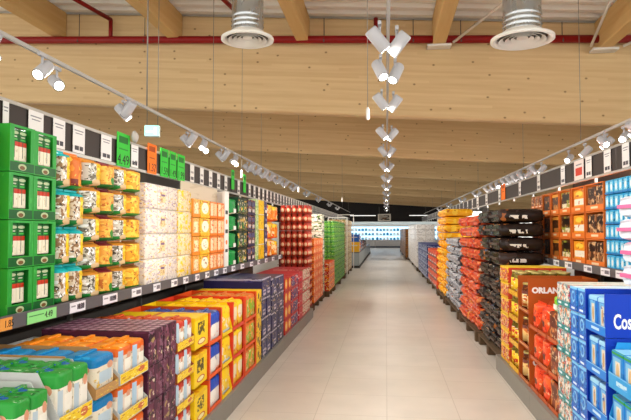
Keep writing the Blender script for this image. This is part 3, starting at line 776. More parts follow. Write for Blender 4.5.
facebox(256, 259, 4, .232, 'pale_green_strip', 'C9DDA0', [('b', 5, .55, '6FAE4A'), ('b', 7, .62, 'F3EBC8')], 'pale green narrow carton', 'beside the navy snack cartons')
facebox(259.3, 264.5, 4, .232, 'yellow_strip', 'F4C81E', [('r', .0, .0, .25, 1, 'EEB60E'), ('b', 5, .64, 'E29A18'), ('r', 0, 0, 1, .05, 'F4EFE0')], 'yellow narrow carton', 'beside the orange crisp bags', cols=2)
facebox(264.8, 267.5, 4, .232, 'navy_strip', '2A2C5A', [('b', 5, .6, 'A9B4D8'), ('r', .2, .2, .8, .4, 'F0ECE0')], 'dark navy narrow carton', 'just before the orange crisp bags')
P = pouch('crisp_bag', .50, .3, .30, prt('crisp_print', 'F08A1E', ('r', 0, .7, 1, 1, 'F7C81C'), ('b', 3, .54, 'F6D9A0'), ('b', 4, .6, 'E2551A'), ('e', .8, .8, .2, .14, '2A2C6A'), ('r', 0, 0, 1, .14, 'E2551A')), YEL, 15)
stack(P, LEFT, XU, Yu(267.8), 10.15, ZU, 3, .305, 2, 'large orange crisp bag', 'at the far shelf end', 'bag', 'crisp bags')

# ------------------------------------------------------------------ LEFT, lower deck
XL = -1.335; ZL = .167
def Yl(px): return along(px, XL)
def rng(a, b): return Yl(a), Yl(b)
DD = .96
# white bags with green tops
def bagprint(nm, topc, body, foot, *extra): return prt(nm, body, ('b', 7, .6, 'B9A88C'), ('r', 0, .74, 1, 1, topc), ('b', 5, .60, foot, (.0, .0, 1, .45)), ('r', 0, 0, 1, .16, foot), ('e', .72, .70, .14, .10, 'D99A7A'), *extra, crinkle=25)
GT = prt('green_top', '2E9A3C', ('b', 4, .58, '1F7030'), ('b', 6, .64, 'BFE0B8'), ('e', .5, .5, .2, .2, '2E5FC4'), crinkle=30)
FL = prt('flower_lip', 'F0CB28', ('b', 6, .58, 'C98A2A'), ('e', .75, .55, .12, .3, 'D06A3A'), ('b', 8, .62, 'FFF0A0'))
CLEARW = mat('grey_white_board', 'C9CBC8', .35)
for (a, b), z0, wr, nn in ((rng(19, 57), ZL, 'in the stack nearest the camera', 3), (rng(62, 95.5), ZL, 'second stack from the camera', 2)):
    w_ = b-a-.022
    p_ = softpack('flour_bag', w_/2-.006, .20, .252 if nn == 2 else .24, bagprint('flour_print', '2E9A3C', 'EBE4D4', 'E8C83A', ('r', .0, .2, .3, .7, 'B9C8D2'), ('r', .4, .3, .9, .6, 'F3EEE2')), GT)
    t_ = tray('flour_tray', b-a-.006, .70, .25, FL, CLEARW, lip=.07, cut=.10)
    tray_stack(t_, p_, LEFT, XL, a, b, z0, 3, .272 if nn == 2 else .26, 2, .20, 3, 'white tray with flowery lip', 'white green-topped bag', wr, 'display tray', 'bag')
# blue topped packs in kraft trays
a, b = rng(98, 121)
BT = prt('blue_top', '1486C4', ('b', 3, .6, '2BA4DC'), crinkle=30)
p_ = softpack('blue_pack', (b-a-.022)-.006, .20, .19, bagprint('blue_pack_print', '1478B4', 'E3D9C2', 'E0B84A', ('r', .2, .3, .8, .6, 'B9CCD8')), BT)
t_ = tray('kraft_tray', b-a-.006, .70, .197, prt('kraft_lip', 'B98B55', ('b', 6, .6, 'E3C24A')), KRAFT, lip=.045, cut=.16)
tray_stack(t_, p_, LEFT, XL, a, b, ZL, 4, .200, 1, .20, 3, 'kraft cardboard tray', 'blue-topped pack', 'third stack from camera', 'display tray', 'pack')
# orange packs
a, b = rng(122, 150)
OT = prt('orange_top', 'F08A14', ('b', 3, .58, 'F7A63A'), ('b', 7, .66, 'FFE0A0'), crinkle=25)
p_ = softpack('orange_pack', (b-a-.022)/2-.006, .20, .19, bagprint('orange_pack_print', 'E2641C', 'E6D3C0', 'F0C828', ('r', .0, .25, .32, .9, 'A9C4D8'), ('r', .45, .3, .95, .62, 'F4EEE0')), OT)
t_ = tray('flour_tray', b-a-.006, .70, .17, FL, CLEARW, lip=.055, cut=.13)
tray_stack(t_, p_, LEFT, XL, a, b, ZL, 4, .200, 2, .20, 3, 'pale tray with yellow lip', 'orange-topped pack', 'beside plum cartons', 'display tray', 'pack')
# plum cartons
PF = prt('plum_front', '55243C', ('r', .06, .08, .46, .94, '6A3048'), ('r', .54, .08, .94, .94, '6A3048'), ('b', 4, .54, '2E1420'), ('b', 7, .57, '84566E'), ('b', 5, .60, 'A8905A', (.08, .1, .66, .8)), ('b', 6, .63, 'E0D2B4', (.1, .1, .9, .6)), ('r', .47, 0, .53, 1, '3A1626'))
a, b = rng(150.5, 178); w_ = (b-a)/2
P = carton('plum_carton', w_-.008, .66, .2, PF, prt('plum_side', '4A1F34', ('b', 4, .6, '5E2A44')), prt('plum_top', '4A1F34', ('e', .5, .5, .44, .46, '8E5C74'), ('e', .45, .55, .25, .25, 'C0A0AE'), tile=(3, 12)))  # small pale ellipses paint pinkish highlights onto the round lids
bm = bmesh.new(); box(bm, .0006, .002, -w_*.12, w_*.12, .14, .194); obj('window_flap', bm, PLUM, P)
stack(P, LEFT, XL, a, b, ZL, 4, .204, 2, 'plum carton with pale print', 'between orange-topped and red-topped packs', 'carton', 'plum cartons')
# red topped white packs
a, b = rng(178.6, 195.5)
p_ = softpack('red_pack', (b-a-.022)/2-.006, .20, .19, bagprint('red_pack_print', 'C63A22', 'EFE7DC', 'EBC52C', ('r', .0, .25, .34, 1, 'B4CAD8'), ('r', .5, .35, .9, .6, 'F8F4EC')), prt('redpack_top', 'C84A24', ('b', 4, .6, 'E98A3A'), crinkle=25))
t_ = tray('flour_tray', b-a-.006, .70, .17, FL, prt('brown_tray_side', 'A5562C', ('b', 3, .6, '8E4420')), lip=.055, cut=.13)
tray_stack(t_, p_, LEFT, XL, a, b, ZL, 4, .200, 2, .20, 3, 'brown tray with yellow lip', 'red-topped pack', 'beside plum cartons', 'display tray', 'pack')
# yellow cartons
a, b = rng(196, 209)
P = carton('yellow_carton', b-a-.008, .66, .226, prt('yellow_carton_front', 'F5CE12', ('r', .2, .42, .72, .82, '5A4A1A'), ('b', 8, .56, 'F5CE12', (.2, .42, .72, .82)), ('e', .5, .2, .3, .1, 'C23A1E'), ('e', .5, .2, .24, .07, 'F2E6B0'), ('r', .0, .9, 1, 1, 'E8B800')), YEL, prt('yellow_carton_top', 'F2C91A', ('b', 3, .58, 'D98A1E'), ('r', .0, .45, 1, .5, 'C86A14')))
bm = bmesh.new(); box(bm, .0006, .002, -.04, .04, .19, .224); obj('tear_flap', bm, mat('yellow_flap', 'E8B400', .4), P)
stack(P, LEFT, XL, a, b, ZL, 3, .27, 1, 'bright yellow carton with red oval mark', 'beside the orange trays', 'carton', 'yellow cartons with oval mark')
# orange trays with blue packs
a, b = rng(210, 223)
p_ = softpack('blue_white_pack', (b-a-.022)-.006, .20, .24, prt('bluewhite_print', 'E9E4DC', ('r', 0, .60, 1, 1, '1E4FB8'), ('b', 4, .6, '1E4FB8', (.0, .3, 1, .7)), ('b', 6, .62, 'E8702A', (0, 0, 1, .3)), ('e', .4, .4, .25, .2, 'F7F3EA'), crinkle=25), prt('blueblack_top', '23468E', ('b', 4, .58, '9FB9DC'), ('b', 3, .6, '16203F'), crinkle=25))
t_ = tray('orange_tray', b-a-.004, .70, .25, mat('orange_lip', 'E8581C', .4), mat('orange_side', 'E4551C', .45), lip=.03, cut=.05, frame=.035)
tray_stack(t_, p_, LEFT, XL, a, b, ZL, 3, .254, 1, .20, 3, 'orange open-front carton', 'blue and white pack', 'beside yellow cartons', 'display carton', 'pack')
# yellow packs, then red-edged carton
a, b = rng(223.7, 233)
YT = prt('yellow_top', 'F4C61A', ('b', 3, .62, 'E79A16'), crinkle=20)
p_ = softpack('yellow_pack', (b-a-.022)-.006, .20, .24, prt('yellow_pack_print', 'F7CE1E', ('b', 5, .58, 'F2EAD8', (.0, .1, 1, .8)), ('e', .5, .75, .35, .2, 'FAD21A'), ('r', 0, 0, 1, .18, 'C7D9E8'), ('b', 7, .64, 'D9771C'), crinkle=25), YT)
t_ = tray('yellow_tray', b-a-.004, .70, .25, YEL, YEL, lip=.03, cut=.05)
tray_stack(t_, p_, LEFT, XL, a, b, ZL, 3, .254, 1, .20, 3, 'yellow open-front tray', 'yellow pack', 'before the red-edged cartons', 'display tray', 'pack')
a, b = rng(233.4, 245)
t_ = tray('red_tray', b-a-.004, .70, .25, mat('red_lip', 'D83A1E', .4), mat('red_side', 'DD3E1E', .45), lip=.03, cut=.05, frame=.03)
p2 = softpack('yellow_pack', (b-a-.022)/2-.006, .20, .24, prt('yellow_pack_print2', 'F3BE2A', ('e', .5, .6, .4, .3, 'F6E6C0'), ('r', 0, .82, 1, 1, 'F7CE1E'), ('b', 5, .6, 'E0651E', (0, 0, 1, .5)), crinkle=25), YT)
tray_stack(t_, p2, LEFT, XL, a, b, ZL, 3, .254, 2, .20, 3, 'red open-front tray', 'yellow pack', 'inside red-edged cartons', 'display tray', 'pack')
# orange and green
a, b = rng(245.6, 257)
t_ = tray('orange_tray', b-a-.004, .70, .25, mat('orange_lip', 'E8581C', .4), mat('orange_side', 'E4551C', .45), lip=.03, cut=.05, frame=.04)
p_ = softpack('green_pack', (b-a-.022)/2-.008, .20, .24, prt('green_pack_print', 'E89A3A', ('b', 4, .52, '8DB52A'), ('b', 6, .6, 'F4E3A8'), ('r', 0, .85, 1, 1, 'E0702A'), crinkle=25), prt('orange_top2', 'DE7A34', ('b', 4, .6, 'B8C24A'), crinkle=25))
tray_stack(t_, p_, LEFT, XL, a, b, ZL, 3, .254, 2, .20, 3, 'orange open-front tray', 'green printed pack', 'before navy boxes', 'display tray', 'pack')
facebox(0, 0, 5, .152, 'yellow_black', 'F6C814', [('e', .3, .6, .14, .2, '3A2A14'), ('e', .7, .3, .14, .2, '3A2A14'), ('b', 6, .64, 'E2901A')], 'narrow yellow carton with dark dots', 'beside the navy boxes', D=.66, z0=ZL, xf=XL, yy=rng(257.6, 262))
# navy boxes, taller
NF = prt('navy_front', '262A58', ('r', 0, .93, 1, 1, 'B9B4C4'), ('r', .1, .12, .42, .8, '2E336A'), ('r', .56, .12, .9, .8, '2E336A'), ('b', 4, .56, '14162E'), ('b', 5, .62, 'B59A6A', (.08, .08, .66, .85)), ('b', 6, .66, 'E7DDC8'))
NT = prt('navy_top', '211F4E', ('r', 0, 0, 1, .12, '8D88A4'), ('r', .1, .2, .9, .9, '282658')); NE = prt('navy_end', '221F4E', ('r', .0, .9, 1, .97, '9A94B0'), ('b', 3, .62, '332F68'))
for nm, (a, b), dz, wr in (('a', rng(262.5, 271.5), .0, 'in the taller nearer navy stack'), ('b', rng(272, 284), -.012, 'in the farther navy stack')):
    P = carton('navy_box', (b-a)/2-.01, .66, .2115+dz*.8, NF, NE, NT)
    bm = bmesh.new(); box(bm, .0006, .002, -.06, .06, .03, .09); obj('label', bm, prt('navy_label', 'C9C2CC', ('r', .1, .4, .9, .7, '3A3F74')), P)
    stack(P, LEFT, XL, a, b, ZL, 4, .2155+dz*.8, 2, 'navy box with silver edge', wr, 'box', 'navy boxes')
# red cartons with a big yellow disc, blue and red, red, white and brown
for k, (pa, pb, nm, base, sh, look) in enumerate(((285, 291.5, 'redyellow', 'C8281E', [('e', .5, .55, .36, .34, 'F7B51C'), ('e', .5, .55, .18, .18, 'F6D9A0')], 'red carton with yellow disc'), (291.8, 298.5, 'bluered', '2B2F72', [('b', 4, .55, 'C8282A'), ('b', 6, .6, 'F0E4D6'), ('r', 0, .9, 1, 1, 'C8282A')], 'blue and red carton'), (298.8, 303, 'plainred', 'C4152A', [('b', 5, .63, 'E25A4A'), ('r', 0, .45, .3, .55, 'F4E6DE')], 'plain red carton'), (303.4, 310, 'whitebrown', 'E6D6C2', [('b', 5, .54, 'C8402A'), ('b', 7, .6, '7A4A2A'), ('b', 4, .64, '6FA03A')], 'white and brown carton'))):
    facebox(0, 0, 4, .188, nm, base, sh, look, 'before the red jars', cols=2, nd=False, D=.6, z0=ZL, xf=XL, yy=rng(pa, pb), top='B8323A', capx=(.14, {'redyellow': 'B82018', 'bluered': 'A82034', 'plainred': '9E1024', 'whitebrown': 'C8402A'}[nm]))

# ------------------------------------------------------------------ LEFT, pallets beyond the shelving
PAL = mat('pallet_wood', '5E4A35', .8)
def pallet(side, xf, y0, y1, D, label, h=.13):
    s = -1 if side is LEFT else 1
    e = empty('wooden_pallet', (xf, (y0+y1)/2, 0)); tag(e, label, 'pallet', 'wooden pallets under the stacks')
    W = y1-y0; q = lambda a, b: sorted((s*a, s*b))
    for k in range(3):
        a = q(.0+k*(D-.1)/2, .1+k*(D-.1)/2)
        bm = bmesh.new(); box(bm, a[0], a[1], -W/2, W/2, h-.022, h); obj('deck_board', bm, PAL, e)
        for m_ in range(3):
            yy = -W/2+m_*(W-.12)/2
            bm = bmesh.new(); box(bm, a[0], a[1], yy, yy+.12, .0, h-.023); obj('block', bm, PAL, e)
    return e
# red jars: five jars across, several deep
JW = .108
JB = prt('jar_sauce', 'A8301C', ('b', 4, .6, 'C8502E'), rough=.35)
JLAB = prt('jar_label_red', 'C8442A', ('e', .25, .5, .09, .42, 'E6C29A'), ('e', .5, .5, .09, .42, 'E6C29A'), ('e', .75, .5, .09, .42, 'E6C29A'), ('e', 0, .5, .09, .42, 'E6C29A'), ('e', 1, .5, .09, .42, 'E6C29A'))
P = jar('sauce_jar', .051, .150, JB, mat('lid_red', 'B03020', .5), JLAB, 14)
CB = mat('jar_sheet', '7A2A1C', .6)
pallet(LEFT, -1.40, 10.26, 10.86, .62, 'wooden pallet under the red jar stack')
for i in range(12):
    z = .132+.158*i
    bm = bmesh.new(); box(bm, -.60, 0, -.29, .29, 0, .004); o = obj('layer_sheet', bm, CB, loc=(-1.40, 10.56, z)); tag(o, lab('brown layer sheet under the red jars', roww(i, 12)), 'sheet', 'layer sheets between the red jars')
    for k in range(5):
        if i >= 4: inst(P, (-1.42-JW*k, 10.33, z+.0045), 0, lab('red-lidded sauce jar', roww(i, 12), ordw(k+1)+' from the aisle edge', 'red jar stack'), 'jar', 'red jars')
    for k in range(1, 5): inst(P, (-1.42, 10.33+JW*k, z+.0045), 0, lab('red-lidded sauce jar', roww(i, 12), ordw(k)+' behind the front corner', 'red jar stack'), 'jar', 'red jars')
    if i < 4: inst(P, (-1.42, 10.33, z+.0045), 0, lab('red-lidded sauce jar', roww(i, 12), 'front corner of the red jar stack'), 'jar', 'red jars')
    if i < 11:
        bm = bmesh.new(); box(bm, -.46, 0, 0, .42, 0, .149); o = obj('jar_case', bm, CB, loc=(-1.535, 10.40, z+.005)); tag(o, lab('plain brown case inside the red jar stack', roww(i, 12)), 'case', 'cases inside the jar stack')
LB = lambda a, b: rng(a, b)
def palstack(side, xf, y0, y1, tiers, pitch, cols, D, mname, base, shapes, look, where, plabel, cat='carton', name='stacked_carton', capx=None, top=None, ph=.13):
    pallet(side, xf, y0, y1, D, plabel, ph)
    a, bb = y0, y1; w = (bb-a)/cols
    fm = prt(mname, base, *shapes, detail=True)
    P = carton(name, w-.012, D, pitch-.004, fm, fm, mat(mname+'_top', top or base, .5), .006)
    if capx:
        bm = bmesh.new(); box(bm, .0008, .0025, -w*.5+.008, w*.5-.008, .004, pitch*capx[0]); obj('front_lip', bm, prt(mname+'_lip', *capx[1:]), P)
    stack(P, side, xf, a, bb, ph+.003, tiers, pitch, cols, look, where, cat, look+'s')
palstack(LEFT, -1.40, 10.95, 12.5, 8, .158, 4, .5, 'orange_stack', 'F0721C', [('b', 4, .58, 'F79A4A'), ('r', .1, .3, .5, .7, 'F6C08A'), ('b', 7, .62, 'D9501A'), ('r', 0, 0, 1, .08, 'C8501A')], 'orange carton', 'on the pallet behind the red jars', 'wooden pallet under the orange carton stack', capx=(.2, 'E8601A'))
palstack(LEFT, -1.43, 12.6, 13.1, 9, .2, 1, .5, 'white_green', 'E6E0CC', [('b', 4, .55, '5F7A3A'), ('b', 6, .6, '3A3428'), ('r', 0, 0, 1, .1, 'C9BC9A')], 'white carton with green print', 'behind the orange cartons', 'wooden pallet under the white and green cartons', capx=(.15, '3A3630'))
palstack(LEFT, -1.33, 13.2, 14.6, 4, .17, 5, .25, 'red_low', 'C8341E', [('b', 4, .56, 'F0A82A'), ('b', 6, .6, 'F2DEC4'), ('r', 0, .85, 1, 1, 'E8601A')], 'red and orange carton', 'low stack before the green cans', 'wooden pallet under the low red and orange stack', capx=(.16, 'F0A020'))
# green cans in shrink-wrapped trays
CANM = prt('can_green', '2A7A28', ('r', 0, .12, 1, .30, '7FB23A'), ('b', 5, .6, 'B9CC6A'), ('r', 0, .84, 1, .9, 'B9C8A0'), rough=.3)
CANT = mat('can_lid', 'C9CBC4', .25, .8)
e = empty('can_tray')
w_, d_, h_ = .60, .42, .128
bm = bmesh.new(); box(bm, -d_, 0, -w_/2, w_/2, 0, .03); obj('tray_base', bm, mat('can_tray_green', '5E9A34', .5), e)
bm = bmesh.new(); box(bm, -d_+.12, -.10, -w_/2+.1, w_/2-.1, .031, h_-.008); obj('inner_cans', bm, CANT, e)
def can(x, y):
    bm = bmesh.new(); lathe(bm, [(.044, .031), (.048, .037), (.048, h_-.008), (.044, h_-.003)], 12, c=(x, y)); return obj('can', bm, [CANM], e)
for k in range(6): can(-.052, -w_/2+.052+k*.0992)
for s in (-1, 1):
    for k in range(1, 4): can(-.052-k*.0992, s*(w_/2-.052))
pallet(LEFT, -1.33, 14.75, 18.4, .62, 'wooden pallet under the tall green can stack')
stack(e, LEFT, -1.34, 14.75, 18.4, .133, 13, .13, 6, 'wrapped tray of green cans', 'in the green can stack', 'can tray', 'trays of green cans')
palstack(LEFT, -1.33, 18.55, 22, 9, .2, 5, .6, 'kraft_far', 'B48A58', [('b', 4, .55, 'E6D8B0'), ('b', 6, .6, '6B7A30'), ('r', 0, 0, 1, .12, '8A5E34')], 'kraft carton', 'behind the green can stack', 'wooden pallet under the far kraft cartons', capx=(.14, '8A5E34'))
for k, (y, h, lb) in enumerate(((12.62, 2.0, 'left of the green can stack'), (22.2, 2.2, 'past the far kraft cartons'))):
    e = empty('poster_frame_stand', (-1.36, y, 0)); tag(e, 'thin white upright frame %s' % lb, 'frame')
    if k == 0: e.location = (-1.2, 18.48, 0)
    for x in (0, -.62):
        bm = bmesh.new(); box(bm, x-.012, x+.012, -.012, .012, 0, h); obj('post', bm, WHT, e)
    bm = bmesh.new(); box(bm, -.607, -.013, -.011, .011, h-.025, h); obj('crossbar', bm, WHT, e)
    e.location.x = -1.27 if k else -1.27

# chilled display cases and colourful boxes further down on the left
for k, (y, wr) in enumerate(((23.6, 'nearest'), (29.0, 'second'), (34.4, 'third'))):
    e = empty('display_case', (-1.10, y, 0)); tag(e, 'low grey glazed display case, %s along the far left' % wr, 'display case', 'low display cases')
    bm = bmesh.new(); box(bm, -1.0, 0, 0, 5.2, 0, .10); obj('base', bm, mat('dark_base', '3A3633', .6), e)
    bm = bmesh.new(); box(bm, -1.0, -.02, .01, 5.19, .101, .62); bev(bm, .01); obj('body', bm, mat('case_grey', '9FA6A6', .3), e)
    bm = bmesh.new(); box(bm, -1.0, -.02, .01, 5.19, .621, .66); obj('rim', bm, mat('case_rim', '5F6468', .4), e)
for k, (y, z, w_, h_, c, nm) in enumerate(((23.75, .664, .8, .42, 'F0B42A', 'yellow box'), (24.65, .664, .8, .36, 'E8702A', 'orange box'), (25.55, .664, .9, .40, '2B4F9A', 'blue box'), (26.55, .664, .9, .42, '2A2A30', 'black box'), (27.6, .664, 1.0, .38, '8A3A2A', 'dark red box'), (29.4, .664, 1.1, .40, '3A3230', 'charcoal box'), (31, .664, 1.2, .36, '6A4A34', 'brown box'), (23.75, 1.09, .8, .30, '2C62B8', 'small blue box'), (24.65, 1.03, .8, .30, '7A2C4A', 'purple box'))):
    P = carton('goods_box', w_, .7, h_, prt('goods_%d' % k, c, ('r', .1, .6, .9, .7, 'D9D0C4')), prt('goods_%d' % k, c), prt('goods_%d' % k, c))
    bm = bmesh.new(); box(bm, .0008, .003, -w_*.4, w_*.4, h_*.1, h_*.35); obj('front_label', bm, prt('goods_label', 'D9D4C8', ('b', 4, .56, '7A8A9A')), P)
    inst(P, (-1.13, y+w_/2, z), 0, '%s standing on the far left display cases' % nm, 'box', 'boxes on the display cases')

# ------------------------------------------------------------------ RIGHT, lower deck
XR = 1.255; ZR = .167
def rr(a, b): return along(a, XR), along(b, XR)
def rgb3(*a): return a
# light blue trays with upright packs, nearest
LBL = prt('lightblue_lip', '2FA0E4', ('r', .3, .35, .7, .65, 'BFE2F6'), ('b', 9, .6, '2FA0E4', (.3, .3, .7, .7)), ('r', 0, .93, 1, 1, '7CC4F0'))
a, b = 2.74, 3.10
p_ = carton('tissue_pack', (b-a-.03)/2, .12, .205, prt('tissue_print', '2386D8', ('r', .16, .1, .78, .84, '7CC0EA'), ('r', .34, .12, .72, .74, 'E6DECF'), ('e', .52, .45, .14, .25, 'D9B98A'), ('r', 0, .9, 1, .97, '2F9A4A'), ('r', .8, .1, 1, .5, '1F7AC8')), SKY, mat('pack_blue_top', '8CC8E8', .4), .008, 2)
t_ = tray('light_blue_tray', b-a-.006, .59, .247, LBL, SKY, lip=.085, cut=.05)
for (a, b), wr in (((2.70, 3.055), 'nearest on the right deck'), ((3.07, 3.43), 'second on the right deck')):
    tray_stack(t_, p_, RIGHT, XR, a, b, ZR, 3, .25, 2, .12, 3, 'light blue tray', 'white window pack', wr, 'display tray', 'pack')
# royal blue cartons with the big lettering on the end
a, b = rr(603.6, 583.5)
RB = prt('royal_end', '0F3DB8', ('b', 3, .66, '1A4CC8'))
t_ = tray('royal_blue_carton', b-a-.006, .59, .252, prt('royal_lip', '1F7FDC', ('r', .3, .3, .7, .6, 'BFDDF6'), ('r', 0, .9, 1, 1, '8ED0F4')), RB, lip=.06, cut=.05, frame=.012)
text(t_, 'Cosy', .118, (-.108, (b-a)/2-.0022, .09), FARF, WINK, ext=.0008, bold=.003, sx=.52)
p_ = carton('tall_blue_pack', (b-a-.034)/2, .13, .212, prt('tall_blue_print', '1F78D2', ('r', .28, .08, .78, .86, '6FB4E6'), ('r', .42, .14, .72, .78, 'E0D6C2'), ('e', .57, .5, .10, .2, 'C9A070'), ('b', 4, .6, '1458B0'), ('r', 0, .88, 1, 1, '9FD4F2'), ('r', .0, 0, .14, 1, '1A63C4')), ROYAL, mat('pack_pale', '8FC4E2', .4), .008, 2)
tray_stack(t_, p_, RIGHT, XR, a, b, ZR, 4, .255, 2, .13, 4, 'royal blue lettered carton', 'pale blue pack', 'before the low blue packs', 'display carton', 'pack')
def rpacks(a, b, tiers, pitch, cols, nm, base, shapes, look, where, lipc, top, D=.58, name='carton_pack', cat='pack'):
    facebox(0, 0, tiers, pitch, nm, base, shapes, look, where, cols=cols, D=D, z0=ZR, xf=XR, yy=(a, b), top=top, capx=(.24, lipc, ('r', .25, .3, .75, .7, 'DCE9F2')), name=name, cat=cat)
a, b = rr(583.2, 568.3)
rpacks(a, b, 6, .1685, 2, 'oval_blue', '1C68C4', [('e', .5, .6, .26, .24, '8CC4EA'), ('e', .5, .6, .16, .15, '1C68C4'), ('b', 4, .6, '3A90DC'), ('r', 0, .9, 1, 1, '7CC4F0')], 'blue pack with oval window', 'right of the teal packs', '1F63C8', 'D9E6EC')
a, b = rr(568, 555.2)
rpacks(a, b, 6, .1685, 2, 'teal_white', '9DB2B4', [('r', .06, .3, .94, .92, 'E2DDD4'), ('b', 4, .55, '3A9298'), ('b', 4, .58, 'D9803A'), ('b', 5, .6, 'B8304A'), ('b', 7, .62, '2A5A3A')], 'white pack with teal lip', 'beside the brown trays', '1F8A8A', 'D9D2C2')
# brown trays with red and brown pouches
BRT = mat('brown_tray', 'B24E1E', .5); BRL = prt('brown_lip', 'B04A1C', ('r', .1, .3, .9, .6, 'C8642E'))
a, b = rr(555, 545.5)
t_ = tray('brown_tray', b-a-.006, .58, .26, BRL, BRT, lip=.035, cut=.1)
p_ = carton('brown_pack', b-a-.04, .12, .222, prt('brown_pack_print', '7A3014', ('b', 4, .56, 'C87A3A'), ('r', .2, .5, .8, .85, '5A200E'), ('b', 6, .62, 'E2C49A')), BRN, BRN, .01, 2)
tray_stack(t_, p_, RIGHT, XR, a, b, ZR, 3, .265, 1, .12, 3, 'russet brown tray', 'brown pack', 'beside the teal packs', 'display tray', 'pack')
a, b = rr(545, 528)
t_ = tray('brown_tray', (b-a)/2-.006, .58, .26, BRL, BRT, lip=.035, cut=.1)
p_ = pouch('red_pouch', (b-a)/2-.032, .13, .236, prt('red_pouch_print', 'E84A22', ('b', 3, .54, 'F06A34'), ('b', 5, .6, 'C01E18'), ('b', 7, .64, 'F0B890'), ('r', .2, .3, .6, .5, '5A2414')), mat('redseal', 'E2461E', .4), 21)
tray_stack(t_, p_, RIGHT, XR, a, b, ZR, 3, .265, 1, .13, 3, 'russet tray', 'red pouch', 'before the lettered carton', 'display tray', 'pouch', cols=2)
P = pouch('green_pouch', .15, .10, .13, prt('green_pouch_print', '7CC42A', ('b', 4, .56, 'B8E04A'), ('b', 5, .62, '2E7A1E')), DGREEN, 22)
bm = bmesh.new(); box(bm, 0, .004, -.04, .04, .02, .06); obj('label', bm, WHT, P)
inst(P, (XR+.03, (rr(555, 545.5)[0]+rr(555, 545.5)[1])/2, ZR+.53+.231), PI, 'small bright green pouch on top of the brown packs', 'pouch')
# big russet carton with white lettering and jars
a, b = rr(527.3, 517)
t_ = tray('lettered_jar_carton', b-a-.006, .59, .317, prt('orl_lip', 'A4441A', ('r', .1, .3, .9, .6, 'D9A05A')), prt('orl_side', 'B5561E', ('b', 2.5, .66, 'BE6226')), lip=.035, cut=.03, frame=.008, framem=BRT)
text(t_, 'ORLANDO', .068, (-.20, (b-a)/2-.0022, .212), FARF, WINK, ext=.0008, bold=.004)
JM = prt('bean_jar', '5A2A18', ('b', 5, .58, '8A4A22'), rough=.15); GOLD = mat('lid_gold', 'C9B870', .3, .5)
p_ = jar('bean_jar', .066, .25, JM, GOLD, prt('bean_label', 'E6C07A', ('b', 4, .56, 'C86A2A'), ('b', 6, .62, 'F2E6C8'), ('r', 0, .8, 1, 1, '6A2A18')), 14)
tray_stack(t_, p_, RIGHT, XR, a, b, ZR, 3, .32, 2, .132, 3, 'russet lettered carton', 'dark bean jar', 'before yellow-lidded jars', 'display carton', 'jar')
a, b = rr(516.6, 507.5)
t_ = tray('jar_tray', b-a-.006, .59, .18, prt('jar_tray_lip', 'E6B41E', ('b', 5, .6, 'B8381C')), prt('jar_tray_side', 'C87A2A', ('b', 3, .6, 'B0642A')), lip=.05, cut=.05)
p_ = jar('olive_jar', .062, .236, prt('olive_jar', '6A5A1E', ('b', 6, .58, '8A7A34'), rough=.15), GOLD, prt('olive_label', 'F0C62A', ('b', 4, .58, 'C83A1E'), ('b', 6, .64, 'F6EFD9')), 14)
tray_stack(t_, p_, RIGHT, XR, a, b, ZR, 4, .247, 3, .124, 4, 'tan tray', 'gold-lidded jar', 'beyond the lettered carton', 'display tray', 'jar')
a, b = rr(507, 499.5)
facebox(0, 0, 6, .168, 'redyellow_pack', 'D0402A', [('b', 4, .54, 'F2C62A'), ('b', 6, .58, 'EAD3B8'), ('b', 8, .62, '8A1E1A'), ('r', 0, .88, 1, 1, 'F2C62A')], 'red and yellow carton', 'between the jars and the dark sacks', cols=2, D=.585, z0=ZR, xf=XR, yy=(a, b), top='F0CC3A', capx=(.16, 'E2B01E'))

# ------------------------------------------------------------------ RIGHT, upper shelf
XV = 1.905; ZV = 1.218
def rv(a, b): return along(a, XV), along(b, XV)
CP = lambda nm, *sh: prt(nm, '3A2014', *sh)
def coffee(pa, pb, cols, nm, shapes, look, where, base='4A2A18', tiers=3, pitch=.259, n=1, side='D9702A'):
    a, b = rv(pa, pb); w = (b-a)/cols
    t_ = tray('orange_carton', w-.008, .42, pitch-.004, prt(nm+'_lip', 'E8782A', ('r', .3, .3, .7, .7, 'F6D9B4')), mat('carton_'+side, side, .5), lip=pitch*.22, cut=.05, frame=.014, topbar=.01)
    p_ = carton('coffee_bag', (w-.032)/n-.004, .12, pitch*.86, prt(nm, base, *shapes), mat(nm+'_side', base, .4), mat(nm+'_top', base, .4), .012, 2)
    tray_stack(t_, p_, RIGHT, XV, a, b, ZV, tiers, pitch, n, .12, 1, 'orange carton', look, where, 'display carton', 'coffee pack', cols=cols)
coffee(604, 585.5, 1, 'dark_coffee', [('b', 3, .52, '9A6238'), ('r', .15, .6, .85, .92, '2A140C'), ('b', 5, .58, 'D9AE7E'), ('r', .2, .06, .8, .2, 'E6C9A0')], 'dark brown coffee pack', 'beside the light blue packs', n=2)
coffee(584.5, 571.5, 1, 'amber_coffee', [('r', .1, .3, .9, .58, 'F3EADA'), ('e', .5, .8, .3, .12, 'F6D04A'), ('b', 5, .62, 'C8641A')], 'amber pack with white label', 'second orange stack', base='F09A1E')
coffee(570.5, 559.5, 1, 'green_coffee', [('r', .1, .1, .9, .45, 'EADFC4'), ('b', 4, .56, '9AA03A'), ('b', 6, .6, 'C8A05A'), ('r', .2, .6, .8, .9, '1E140C')], 'dark pack with green print', 'third orange stack')
coffee(558.8, 550.8, 1, 'black_coffee', [('r', .2, .2, .8, .45, 'C8803A'), ('b', 5, .6, '8A5A2A'), ('r', 0, .85, 1, 1, 'E8A03A')], 'black and gold pack', 'fourth orange stack', n=1)
coffee(550.3, 542.5, 1, 'black_coffee2', [('r', .2, .25, .8, .7, '2A160C'), ('b', 5, .6, 'B8763A')], 'dark umber pack', 'fifth orange stack', base='4A2412')
a, b = rv(541.8, 531.5)
